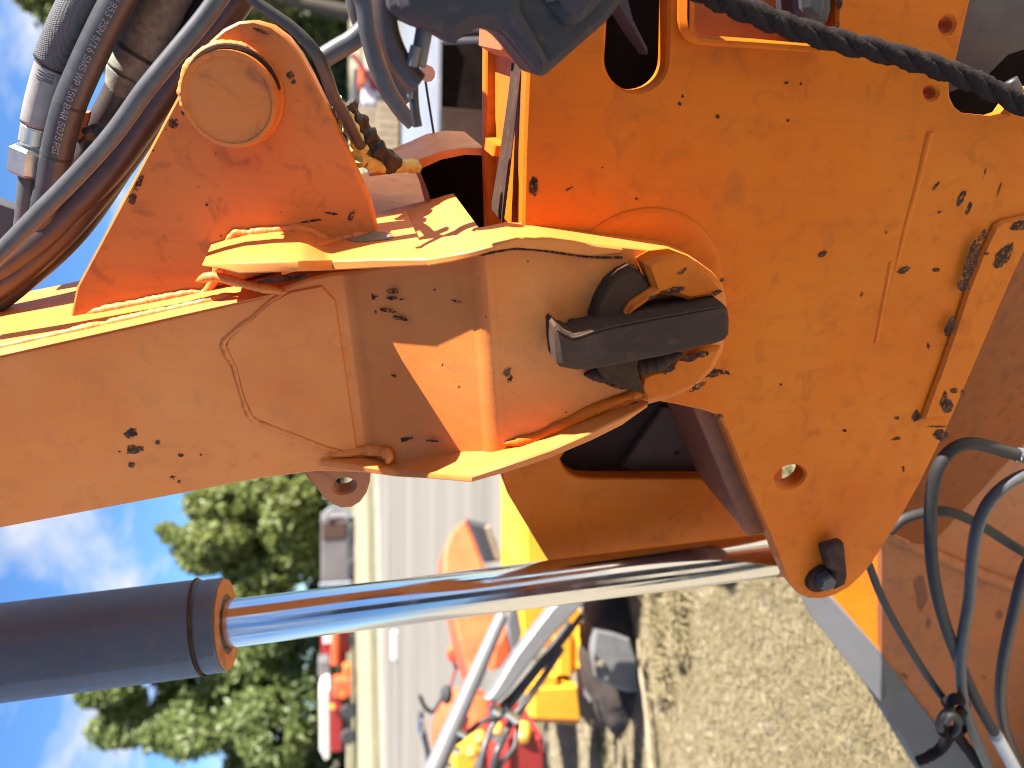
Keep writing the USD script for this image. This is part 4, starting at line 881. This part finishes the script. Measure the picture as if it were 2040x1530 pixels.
# rope
rp = thing('twisted_rope', 'thick dark twisted rope drooping across the frame plate', 'rope', at(1700, 95, 0.05))
pr = hose_pts([(1330, -60, 0.03), (1400, -18, 0.03), (1460, 10, 0.03), (1530, 38, 0.03), (1600, 62, 0.03), (1680, 85, 0.03), (1760, 104, 0.03), (1840, 126, 0.03), (1910, 150, 0.03), (1975, 178, 0.03), (2040, 212, 0.03), (2120, 262, 0.03)], 14)
rr_ = wr(44, pr[70]); tt, AA, BB = frames(pr)
for k in range(3):
    ph = np.arange(len(pr)) * 0.20 + k * 2 * math.pi / 3
    q = pr + rr_ * 0.46 * (np.cos(ph)[:, None] * AA + np.sin(ph)[:, None] * BB)
    part('strand', rough(tube(q, rr_ * 0.60, 14), 0.0014, 260, k), 'rope_fibre', rp, smooth=True)
solo('rubber_grommet', cat([slab(pl(0.006), [(1585, -90), (1588, 20), (1600, 42), (1618, 53), (1640, 54), (1655, 44), (1662, 20), (1664, -90)], 0.04, c=0.006), slab(pl(0.014), [(1602, -90), (1604, 16), (1614, 34), (1630, 42), (1642, 36), (1648, 14), (1650, -90)], 0.02, c=0.005)]), 'slate', 'dark rubber stop above the rope beside the bolt hole', 'rubber stop')
solo('slate_plate', slab(Plane(N * 0.9 + RT * -0.3, at(1970, 80, -0.06)), [(1880, -110), (1880, 190), (1960, 160), (2010, 110), (2160, 60), (2160, -110)], 0.01), 'slate', 'dark slate coloured plate behind the cut-out in the upper right corner', 'plate')
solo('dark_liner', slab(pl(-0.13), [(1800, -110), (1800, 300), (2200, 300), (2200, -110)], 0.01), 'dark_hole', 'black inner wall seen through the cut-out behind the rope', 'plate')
hose('edge_hose', [(2010, 160, -0.02), (2035, 210, -0.01), (2060, 260, 0.0)], 30, 'rubber_dark', 'black hose end at the right edge where the rope leaves the picture')

# cables in front of the hull
CG = None
hose('thin_cable', [(1690, 1040, -0.06), (1728, 1118, -0.06), (1752, 1180, -0.06), (1785, 1245, -0.06), (1830, 1320, -0.06), (1862, 1368, -0.06), (1895, 1410, -0.06)], 15, 'wire_black', 'thin black cable running from the ram lug down to the tied knot', 'cable', sides=12)
t = thing('braided_cable', 'thick black cable with a shiny braided end arching down past the hull', 'cable', at(1870, 1150, -0.04))
pc = hose_pts([(2120, 925, -0.05), (2060, 912, -0.05), (2015, 903, -0.05), (1965, 888, -0.05), (1925, 884, -0.05), (1890, 902, -0.05), (1866, 940, -0.05), (1855, 1000, -0.05), (1854, 1080, -0.05), (1862, 1160, -0.05), (1885, 1250, -0.05), (1920, 1340, -0.05), (1955, 1415, -0.05), (1990, 1475, -0.05), (2020, 1530, -0.05), (2050, 1590, -0.05)], 10)
rc = wr(25, pc[70])
part('cable_jacket', tube(seg(pc, 18, 127), np.full(110, rc), 20), 'wire_black', t, smooth=True)
part('braid', tube(seg(pc, 0, 18), np.full(19, rc * 1.05), 20), 'weave', t, smooth=True)
for k in range(7):
    ph = np.arange(19) * 0.5 + k * 2 * math.pi / 7; tt, AA, BB = frames(seg(pc, 0, 18))
    sub('braid_wire', tube(seg(pc, 0, 18) + rc * 1.05 * (np.cos(ph)[:, None] * AA + np.sin(ph)[:, None] * BB), 0.0013, 6), 'bright_chrome', t + '/braid', smooth=True)
part('white_sleeve', tube(seg(pc, 128, 150), np.full(23, rc * 1.25), 20), 'white_sleeve', t, smooth=True)
hose('grey_cable', [(2120, 930, -0.04), (2060, 940, -0.04), (2010, 962, -0.04), (1970, 1000, -0.04), (1946, 1055, -0.04), (1936, 1120, -0.04), (1931, 1190, -0.04), (1918, 1270, -0.04), (1914, 1340, -0.04), (1922, 1410, -0.035), (1945, 1475, -0.03), (1972, 1535, -0.03), (2000, 1600, -0.03)], 22, 'rubber_grey', 'grey cable crossing in front of the thick black cable', 'cable')
hose('dark_cable', [(1770, 1060, -0.085), (1800, 1034, -0.085), (1850, 1020, -0.085), (1900, 1022, -0.085), (1960, 1050, -0.085), (2010, 1082, -0.085), (2090, 1130, -0.085)], 20, 'wire_black', 'black cable running sideways from behind the frame plate to the right edge', 'cable')
hose('worn_cable', [(2090, 1060, -0.06), (2045, 1130, -0.06), (2020, 1220, -0.06), (2000, 1310, -0.06), (1993, 1380, -0.06), (1999, 1440, -0.06), (2020, 1500, -0.06), (2060, 1590, -0.06)], 21, 'rubber_brown', 'scuffed dark cable nearest the lower right corner', 'cable')
kt = thing('cable_knot', 'knot of black twisted wire tied round the cables over the grey rail', 'knot', at(1895, 1430, -0.04))
part('loop', tube(hose_pts([(1886, 1400, -0.05), (1905, 1392, -0.03), (1922, 1402, -0.05), (1912, 1420, -0.03), (1888, 1424, -0.03), (1876, 1440, -0.035), (1880, 1458, -0.03), (1900, 1462, -0.03), (1918, 1448, -0.05), (1926, 1424, -0.06)], 8), wr(22, at(1890, 1430, -0.04)), 12), 'rope_fibre', kt, smooth=True)
part('loop', tube(hose_pts([(1896, 1410, -0.03), (1878, 1426, -0.025), (1872, 1446, -0.03), (1884, 1464, -0.03), (1904, 1456, -0.022), (1908, 1434, -0.022), (1894, 1424, -0.02), (1884, 1440, -0.02)], 8), wr(15, at(1890, 1430, -0.04)), 12), 'wire_black', kt, smooth=True)
part('tail', rough(tube(hose_pts([(1893, 1455, -0.04), (1884, 1478, -0.045), (1868, 1496, -0.05), (1845, 1510, -0.05), (1828, 1516, -0.05)], 8), wr(24, at(1890, 1430, -0.04)) * np.linspace(1, 0.8, 33), 12), 0.0015, 200, 3), 'rope_fibre', kt)
part('tail', rough(tube(hose_pts([(1900, 1455, -0.045), (1918, 1480, -0.05), (1942, 1512, -0.05), (1975, 1560, -0.05)], 8), wr(22, at(1890, 1430, -0.04)), 12), 0.0015, 200, 5), 'rope_fibre', kt)

def vp0(Y): return Plane([0, -1, 0], [0, Y, 0])
# ---------------------------------------------------------------- grey cabinet behind the hoses
gb = thing('grey_cabinet', 'pale grey sheet metal cabinet top with a front darkened for shade behind the hanging hoses', 'cabinet', V(960, 200, 2.1))
def top_at(z, x, y): return G(x, y, z)
CY = 2.1
zt = V(870, 200, CY)[2]
corner = [G(870, 296, zt), G(872, 40, zt), G(800, 40, zt), G(800, 322, zt)]
ctop = Plane(Z, corner[0])
part('top_sheet', slab3(ctop, corner, 0.012), 'grey_box', gb)
xl, xr = corner[0][0], corner[1][0]
part('front_panel', boxm((xl + (xr - xl) / 2, CY + 0.05, zt - 0.012 - 0.075), (xr - xl, 0.08, 0.15), bev=0.003), 'dark_hole', gb)  # front and door coloured near-black: their shade is put into the colour
part('side_flange', boxm((xl - 0.004, CY + 0.4, zt - 0.07), (0.008, 0.70, 0.11), bev=0.002), 'grey_box', gb)
wl = V(900, 295, CY - 0.01)[0]; wm = V(900, 214, CY - 0.01)[0]
part('door', boxm(((wl + wm) / 2, CY - 0.003, zt - 0.10), (wm - wl - 0.004, 0.02, 0.17), bev=0.002), 'cavity', gb)
solo('window_post', cat([slab(vp0(1.9), [(880, 58), (985, 52), (985, 56), (880, 62)], 0.02, c=0.001), slab(vp0(1.9), [(880, 76), (985, 72), (985, 78), (880, 82)], 0.02, c=0.001)]), 'strut_grey', 'thin pale upright rails glimpsed under the arch of the dark casting', 'rails')

# ================================================================== FARTHER MACHINES
def vp(Y, rot=0.0): return Plane([math.sin(rot), -math.cos(rot), 0], [0, Y, 0])
def vbox(x0, x1, y0, y1, Y, dep, m, name, parent, bev=0.01, label=None):
    """Box whose front face covers the picture rectangle at distance Y."""
    a, b = V(x0, y1, Y), V(x1, y0, Y)
    return part(name, boxm(((a[0] + b[0]) / 2, Y + dep / 2, (a[2] + b[2]) / 2), (b[0] - a[0], dep, a[2] - b[2]), bev=bev), m, parent, label=label)
def vtube(pts, w, m, name, parent, sides=16, Y0=None):
    p = crom([V(x, y, Y) for x, y, Y in pts], 8)
    return part(name, tube(p, w * 0.5 * depth(p[len(p) // 2]) / FPX, sides), m, parent, smooth=True)

# yellow implement
ym = thing('yellow_implement', 'yellow steel implement chassis with grey struts standing in the straw', 'implement', np.array([-0.6, 4.0, 0]))
def yslab(Y, px, thick, m, name, c=0.008): return part(name, slab(vp(Y), px, thick, c=c), m, ym)
def prof_beam(Y, ya, yb, prof, m, name):
    """Long beam of the given (distance offset, picture x) profile between two picture columns."""
    rings = []
    for y in (ya, yb):
        rings.append([V(x, y, Y + dy) for dy, x in prof])
    return part(name, loft(rings), m, ym, smooth=40)
prof_beam(4.0, 900, 1128, [(0.0, 1095), (0.0, 1032), (0.03, 1020), (0.10, 1007), (0.2, 1000), (0.4, 998), (0.4, 1095)], 'yellow', 'chassis_beam')
yslab(3.95, [(1030, 1080), (1040, 1190), (1045, 1300), (1090, 1290), (1170, 1180), (1170, 1090)], 0.25, 'yellow', 'web_plate')
yslab(3.90, [(1100, 1230), (1112, 1345), (1140, 1345), (1165, 1320), (1160, 1210)], 0.2, 'yellow', 'side_arm')
prof_beam(3.86, 1240, 1330, [(0.0, 1166), (0.0, 1154), (0.05, 1146), (0.12, 1144), (0.12, 1166)], 'yellow', 'lower_rib')
prof_beam(3.88, 1262, 1345, [(0.0, 1136), (0.0, 1116), (0.06, 1106), (0.14, 1102), (0.14, 1136)], 'yellow', 'upper_rib')
yslab(3.82, [(1064, 1372), (1150, 1368), (1158, 1436), (1154, 1444), (1064, 1440)], 0.18, 'yellow', 'tool_box')
yslab(3.815, [(1064, 1431), (1156, 1434), (1155, 1439), (1064, 1436)], 0.02, 'orange_dark', 'box_seam', 0.001)
yslab(3.84, [(1068, 1352), (1082, 1345), (1095, 1346), (1110, 1346), (1112, 1362), (1100, 1372), (1070, 1374)], 0.1, 'yellow', 'latch_block')
yslab(3.84, [(1160, 1180), (1172, 1180), (1188, 1320), (1188, 1400), (1174, 1400), (1168, 1300)], 0.2, 'strut_grey', 'grey_edge_rail')
part('marker_cap', lathe(V(1043, 1447, 3.5), V(1043, 1447, 3.5) + np.array([-0.3, -0.6, 0.2]), [(0, 0), (0, 0.036), (0.05, 0.038), (0.08, 0.025), (0.085, 0)], 20), 'amber', ym)
for x, y in ((991, 1446), (956, 1463), (941, 1489)):
    part('marker_cap', lathe(V(x, y, 3.5), V(x, y, 3.5) + np.array([-0.3, -0.7, 0.2]), [(0, 0), (0, 0.026), (0.03, 0.027), (0.05, 0.018), (0.052, 0)], 18), 'amber', ym)
vbox(905, 960, 1490, 1640, 3.75, 0.2, 'yellow', 'front_bracket', ym)
yslab(3.42, [(1185, 1253), (1225, 1262), (1256, 1274), (1268, 1310), (1277, 1380), (1250, 1380), (1225, 1372), (1190, 1352), (1180, 1300)], 0.06, 'pad_grey', 'foot_pad', 0.012)
part('pad_clip', slab(vp(3.40), [(1186, 1316), (1203, 1318), (1203, 1329), (1186, 1327)], 0.02), 'zinc', ym)
wc = V(1190, 1075, 3.35); wc[2] = 0.30
part('wheel', lathe(wc, wc + np.array([0, 1.0, 0]), [(0, 0), (0, 0.16), (0.02, 0.17), (0.02, 0.27), (0.04, 0.30), (0.26, 0.30), (0.28, 0.27), (0.28, 0)], 32), 'tyre', ym)  # wheel and the box over it added to cast shade leftwards
part('added_mudguard', boxm(wc + np.array([0.12, 0.16, 0.09]), (0.5, 0.36, 0.46), bev=0.03), 'yellow', ym)
for yy in (1182, 1230):
    pass
# struts
su = thing('grey_strut', 'slim grey gas strut with a bright tip slanting past the red guard', 'strut', V(930, 1370, 3.3))
def strut(a, b, w0, w1, m, name, parent, sides=24):
    p = np.array([V(*a), V(*b)]); p = np.linspace(p[0], p[1], 12)
    return part(name, tube(p, np.linspace(w0, w1, 12) * 0.5 * depth(p[5]) / FPX, sides), m, parent, smooth=40)
strut((1000, 1226, 3.35), (860, 1545, 3.1), 27, 40, 'strut_grey', 'strut_body', su)
strut((1004, 1204, 3.36), (998, 1228, 3.35), 11, 12, 'bright_chrome', 'strut_tip', su)
su2 = thing('flat_strut', 'broad flat grey strut crossing in front of the yellow chassis', 'strut', V(1080, 1300, 3.4))
part('strut_body', slab(vp(3.35, 0.15), [(1165, 1180), (1128, 1182), (1095, 1215), (1030, 1300), (985, 1375), (968, 1395), (988, 1402), (1010, 1385), (1060, 1318), (1120, 1248), (1178, 1190)], 0.08, c=0.01), 'strut_grey', su2)
part('fork_arm', slab(vp(3.5), [(1018, 1205), (1030, 1205), (1040, 1262), (1030, 1300), (1018, 1290), (1012, 1240)], 0.03, c=0.006), 'strut_grey', su2)
hb = thing('hose_bundle', 'bundle of black hoses with bright crimped fittings below the flat strut', 'hoses', V(1040, 1360, 3.3))
for i, (pts, w) in enumerate([([(1160, 1225, 3.3), (1110, 1290, 3.28), (1060, 1350, 3.25), (1015, 1408, 3.2), (985, 1440, 3.2), (965, 1490, 3.15), (950, 1560, 3.1)], 13),
                              ([(1135, 1240, 3.35), (1075, 1320, 3.3), (1025, 1380, 3.25), (995, 1412, 3.2), (975, 1460, 3.2), (945, 1540, 3.15)], 12),
                              ([(1120, 1290, 3.25), (1085, 1345, 3.22), (1052, 1392, 3.2), (1026, 1425, 3.18), (1008, 1460, 3.15), (990, 1500, 3.1), (975, 1560, 3.1)], 15),
                              ([(1060, 1380, 3.2), (1035, 1425, 3.18), (1030, 1460, 3.15), (1024, 1490, 3.12), (1000, 1520, 3.1), (985, 1560, 3.1)], 11),
                              ([(1000, 1425, 3.2), (960, 1438, 3.2), (925, 1466, 3.2), (905, 1480, 3.2), (870, 1482, 3.2)], 11)]):
    vtube(pts, w, 'rubber_dark' if i % 2 else 'rubber', 'hose', hb, 12)
for x, y, r in ((986, 1414, 10), (1013, 1421, 10), (1024, 1429, 10), (990, 1470, 7), (918, 1460, 6), (906, 1492, 6), (888, 1524, 8)):
    c = V(x, y, 3.14); part('crimp_fitting', lathe(c - np.array([0.012, 0, 0.02]), c + np.array([0.1, 0, 0.2]), [(0, 0), (0, r * 0.002), (0.012, r * 0.0022), (0.04, r * 0.0021), (0.045, 0)], 16), 'bright_chrome', hb)

# red mower guard
rg = thing('red_guard', 'rounded orange red mower guard with a dark inner plate behind the chrome rod', 'guard', V(950, 1150, 5.0))
def rslab(Y, px, thick, m, name, c=0.02, rot=0.0): return part(name, slab(vp(Y, rot), px, thick, c=c), m, rg)
rslab(4.9, [(929, 1034), (912, 1046), (898, 1062), (889, 1082), (884, 1105), (883, 1140), (893, 1190), (904, 1224), (914, 1272), (924, 1310), (939, 1350), (958, 1352), (990, 1290), (1004, 1215), (985, 1170), (963, 1120), (945, 1070)], 0.25, 'red', 'guard_shell', rot=0.5)
rslab(5.05, [(931, 1037), (974, 1047), (990, 1080), (1000, 1118), (966, 1122), (948, 1080)], 0.1, 'slate', 'inner_plate')
rslab(5.0, [(968, 1052), (976, 1048), (1000, 1112), (990, 1116)], 0.05, 'timber', 'support_rail', 0.004)
rslab(4.8, [(1008, 1250), (1021, 1299), (1000, 1330), (978, 1340), (985, 1290)], 0.1, 'red', 'side_skirt')
part('bolt_boss', lathe(V(907, 1298, 4.75), V(907, 1298, 4.75) + np.array([-0.2, -1, 0.1]), [(0, 0), (0, 0.055), (0.05, 0.05), (0.055, 0)], 18), 'red', rg)
part('bolt_boss', lathe(V(911, 1318, 4.75), V(911, 1318, 4.75) + np.array([-0.2, -1, 0.1]), [(0, 0), (0, 0.03), (0.05, 0.025), (0.055, 0)], 18), 'tyre', rg)
vtube([(912, 1322, 4.8), (904, 1345, 4.8), (898, 1368, 4.8), (890, 1385, 4.8)], 5, 'deep_red', 'pull_wire', rg, 8)
rd = thing('red_dome', 'shiny orange red domed cover with a dark handle at the bottom edge', 'cover', V(920, 1460, 4.6))
dm = trimesh.creation.icosphere(subdivisions=4, radius=1.0); dv = np.array(dm.vertices)
dc = V(925, 1465, 4.9)
sc_ = 4.9 / FPX
dv = dv * np.array([92 * sc_, 0.28, 66 * sc_]); dv[:, 2] = np.where(dv[:, 2] < 0, dv[:, 2] * 1.4, dv[:, 2])
part('dome', trimesh.Trimesh(dv + dc, dm.faces, process=False), 'red', rd, smooth=True)
part('inner_shade', slab(vp(4.60), [(905, 1445), (918, 1425), (935, 1430), (930, 1465), (905, 1480), (895, 1470)], 0.02), 'deep_red', rd)
vtube([(836, 1385, 4.5), (846, 1408, 4.5), (860, 1418, 4.5), (868, 1412, 4.5), (880, 1392, 4.5), (892, 1382, 4.5)], 9, 'tyre', 'handle', rd, 10)
part('handle_grip', trimesh.Trimesh(np.array(dm.vertices) * [0.055, 0.05, 0.035] + V(890, 1384, 4.5), dm.faces, process=False), 'tyre', rd, smooth=True)
vtube([(838, 1418, 4.4), (842, 1455, 4.4), (852, 1500, 4.4), (860, 1560, 4.4)], 12, 'slate', 'side_tine', rd, 10)
part('tine_glint', lathe(V(839, 1430, 4.38), V(841, 1462, 4.38), [(0, 0), (0.01, 0.018), (0.08, 0.018), (0.1, 0)], 12), 'bright_chrome', rd)
rb = thing('red_box', 'dull red steel box lying in the grass at the bottom edge', 'box', V(1060, 1510, 3.4))
part('box_body', slab(vp(3.45), [(1015, 1470), (1080, 1466), (1086, 1480), (1086, 1640), (1000, 1640), (1000, 1520)], 0.4, c=0.015), 'deep_red', rb)
part('box_lid', slab(vp(3.43), [(1010, 1470), (1016, 1466), (1024, 1640), (1010, 1640)], 0.42, c=0.006), 'deep_red', rb)

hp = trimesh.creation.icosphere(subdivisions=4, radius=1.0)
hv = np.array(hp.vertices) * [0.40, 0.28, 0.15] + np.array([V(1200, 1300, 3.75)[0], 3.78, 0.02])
solo('shade_mound', rough(trimesh.Trimesh(hv, hp.faces, process=False), 0.03, 7, 4), 'shade_dark', 'low dark mound in place of the shade behind the grey foot pad', 'shade_dark', smooth=False)  # dark mound put where shade lies behind the foot pad
# old wooden rails lying at the edge of the straw
for (x0, x1, y0, y1, wd_, lb) in ((1312, 1330, 1140, 1390, 0.10, 'ragged ridge of pale straw at the edge of the dark mound below the chrome rod'), (1352, 1366, 1140, 1320, 0.08, 'second shorter ridge of straw nearer the camera below the chrome rod')):
    a, b = G(x0, y0), G(x1, y1); d_ = (b - a) / np.linalg.norm(b - a); L_ = np.linalg.norm(b - a)
    g = np.random.default_rng(int(x0)); vs, fs = [], []
    for k in range(1500):
        u = g.random(); p = a + d_ * L_ * u + np.cross(Z, d_) * g.normal() * wd_ * 0.35 + Z * abs(g.normal()) * 0.025
        an = g.uniform(0, 2 * math.pi); q = np.array([math.cos(an), math.sin(an), g.uniform(-0.2, 0.5)]) * g.uniform(0.02, 0.06); w2 = np.array([-math.sin(an), math.cos(an), 0.5]) * g.uniform(0.0015, 0.004)
        vs += [p - q - w2, p - q + w2, p + q + w2 * 0.5, p + q - w2 * 0.5]; fs += [[4 * k, 4 * k + 1, 4 * k + 2], [4 * k, 4 * k + 2, 4 * k + 3]]
    solo('straw_ridge', trimesh.Trimesh(np.array(vs), np.array(fs), process=False), 'straw', lb, 'straw', smooth=False)
st_ = [G(1292, 1272), G(1296, 1330), G(1306, 1400), G(1314, 1470), G(1322, 1560)]
solo('dry_stick', rough(tube(crom([q + Z * 0.05 for q in st_], 8), np.linspace(0.008, 0.016, 33), 8), 0.003, 30), 'timber', 'long pale dry stick leaning in the shadow by the grey foot pad', 'stick')

# far yard across the road
def far_box(t, x0, x1, y0, y1, Y, dep, m, name, bev=0.05, label=None): return vbox(x0, x1, y0, y1, Y, dep, m, name, t, bev, label)
ft = thing('grey_trailer', 'boxy grey tank trailer with a hoop rail parked across the road', 'trailer', np.array([V(680, 1090, 32)[0], 32, 0]))
far_box(ft, 640, 712, 1030, 1160, 32, 1.8, 'far_grey', 'tank_body')
far_box(ft, 642, 690, 1040, 1075, 31.95, 0.1, 'cavity_plate', 'rust_panel')
far_box(ft, 690, 712, 1070, 1150, 31.9, 0.2, 'slate', 'lower_door')
far_box(ft, 636, 700, 1158, 1172, 31.9, 0.2, 'grey_box', 'end_rail')
vtube([(652, 1034, 31.9), (650, 1022, 31.9), (658, 1014, 31.9), (675, 1012, 31.9), (690, 1016, 31.9), (692, 1034, 31.9)], 7, 'grey_box', 'hoop_rail', ft, 10)
for yy in (1060, 1130):
    c = V(712, yy, 31.7); part('wheel', lathe(c, c + np.array([0, 1, 0]), [(0, 0), (0, 0.36), (0.05, 0.4), (0.25, 0.4), (0.3, 0.36), (0.3, 0)], 24), 'tyre', ft)
fr = thing('red_baler', 'dark red farm machine with a pale plate parked beyond the road', 'machine', np.array([V(670, 1290, 31)[0], 31, 0]))
far_box(fr, 640, 700, 1250, 1305, 31, 1.5, 'deep_red', 'body')
far_box(fr, 655, 690, 1300, 1322, 31.1, 1.2, 'deep_red', 'chute')
far_box(fr, 644, 662, 1264, 1284, 30.9, 0.12, 'pink_white', 'plate')
far_box(fr, 694, 710, 1262, 1290, 30.95, 1.0, 'tyre', 'skid')
far_box(fr, 634, 660, 1315, 1350, 31.6, 0.8, 'far_grey', 'rear_frame')
part('feed_roller', lathe(V(668, 1240, 30.9), V(668, 1330, 30.9), [(0, 0), (0, 0.16), (1.6, 0.16), (1.6, 0)], 18), 'red', fr)
fw = thing('white_topped_trailer', 'red framed trailer with a long white top and orange fittings across the road', 'trailer', np.array([V(670, 1440, 30)[0], 30, 0]))
a0, a1 = V(640, 1510, 30), V(655, 1372, 30)
part('white_top', slab(vp(30), [(636, 1395), (640, 1380), (656, 1372), (657, 1510), (648, 1516), (637, 1495)], 1.6, c=0.04), 'white_paint', fw)
far_box(fw, 659, 682, 1370, 1500, 29.9, 1.2, 'deep_red', 'side_frame', 0.04)
far_box(fw, 684, 700, 1400, 1480, 30.1, 0.9, 'far_grey', 'undercarriage', 0.04)
far_box(fw, 664, 700, 1352, 1392, 29.7, 0.6, 'red', 'drawbar_head', 0.06)
far_box(fw, 684, 700, 1326, 1360, 29.8, 0.5, 'far_orange', 'drawbar', 0.06)
part('lamp', lathe(V(662, 1408, 29.8), V(662, 1408, 29.8) - np.array([0, 1, 0]), [(0, 0), (0, 0.11), (0.06, 0.1), (0.07, 0)], 16), 'amber', fw)
part('drawbar_lamp', lathe(V(683, 1385, 29.65), V(683, 1385, 29.65) - np.array([0, 1, 0]), [(0, 0), (0, 0.14), (0.06, 0.12), (0.07, 0)], 16), 'far_orange', fw)
for yy in (1420, 1470):
    c = V(694, yy, 29.7); part('wheel', lathe(c, c + np.array([0, 1, 0]), [(0, 0), (0, 0.24), (0.05, 0.28), (0.2, 0.28), (0.25, 0.24), (0.25, 0)], 24), 'tyre', fw)
solo('marker_slab', boxm(G(792, 1285) + Z * 0.06, (0.55, 0.12, 0.12), bev=0.02), 'white_paint', 'small white marker slab at the kerb', 'marker')

# right side, seen between the lug and the hoses
rw = thing('red_wagon', 'red and white wagon corner seen between the lug and hanging hoses', 'wagon', np.array([V(740, 170, 16)[0], 16, 0]))
vbox(722, 750, 160, 206, 16, 1.0, 'pink_white', 'white_body', rw, 0.03)
vbox(716, 728, 128, 166, 15.9, 0.5, 'red', 'red_board', rw, 0.03)
vtube([(700, 108, 15.9), (712, 120, 15.9), (730, 150, 15.9)], 10, 'deep_red', 'red_post', rw, 10)
vbox(736, 760, 150, 176, 15.95, 0.1, 'deep_red', 'red_panel', rw, 0.02)
vbox(704, 768, 140, 226, 16.4, 1.2, 'tyre', 'dark_end', rw, 0.03)
for yy in (150, 200):
    c = V(775, yy, 15.8); part('wheel', lathe(c, c + np.array([0, 1, 0]), [(0, 0), (0, 0.24), (0.05, 0.28), (0.2, 0.28), (0.25, 0.24), (0.25, 0)], 24), 'tyre', rw)
for i, (x0, x1, y0, y1, Y, lb) in enumerate(((714, 758, 214, 300, 8.6, 'brown slatted wooden crate beyond the hoses, standing behind the paler crate'), (752, 795, 205, 302, 8.0, 'pale slatted wooden crate beyond the hoses, next to the grey cabinet'))):
    ct = thing('wooden_crate', lb, 'crate', np.array([V(760, (y0 + y1) / 2, Y)[0], Y, 0]))
    for k in range(6):
        ya = y0 + (y1 - y0) * k / 6; yb = y0 + (y1 - y0) * (k + 0.72) / 6
        vbox(x0, x1, ya, yb, Y, 0.03, 'timber', 'slat', ct, 0.004)
    vbox(x0, x0 + 5, y0, y1, Y + 0.035, 0.05, 'timber', 'rail', ct, 0.004)
    vbox(x1 - 5, x1, y0, y1, Y + 0.035, 0.05, 'timber', 'rail', ct, 0.004)
    zb = V(x1, 250, Y)[2]; xa = V(x1, y1, Y)[0]; xb = V(x1, y0, Y)[0]
    part('stand', boxm(((xa + xb) / 2, Y + 0.4, zb / 2), (xb - xa, 0.7, zb), bev=0.01), 'bark', ct)

# unseen block added outside the picture to shade the boom's rear wall
vb = thing('shade_block', 'unseen dark block added beyond the top edge to shade the boom wall', 'shade block', at(620, -160, -0.25))
part('block', slab3(pl(-0.17), [pl(-0.5).hit(x, y) + N * 0.33 for x, y in ((250, -260), (250, -22), (430, -18), (520, -30), (615, -16), (625, -260))], 0.33, c=0.006), 'casting', vb)

# unseen tractor added behind the viewer for reflections and to block bounce light
tr = thing('added_tractor', 'unseen orange tractor with a dark bonnet added behind the viewer for reflections', 'tractor', np.array([-0.8, -2.6, 0]))
part('bonnet', boxm((-1.6, -2.6, 1.15), (1.9, 0.9, 0.75), bev=0.08), 'orange_dark', tr)
part('cab', boxm((0.1, -2.7, 1.75), (1.4, 1.3, 1.7), bev=0.1), 'slate', tr)
part('fender', boxm((0.3, -2.2, 1.35), (1.5, 0.35, 0.25), bev=0.06), 'orange', tr)
for x, r in ((0.35, 0.78), (-2.0, 0.55)):
    c = np.array([x, -2.15, r]); part('wheel', lathe(c, c - np.array([0, 1.0, 0]), [(0, 0), (0, r * 0.5), (0.03, r * 0.55), (-0.0, r * 0.62), (0.02, r * 0.95), (0.06, r), (0.38, r), (0.42, r * 0.94), (0.42, 0)], 36), 'tyre', tr)
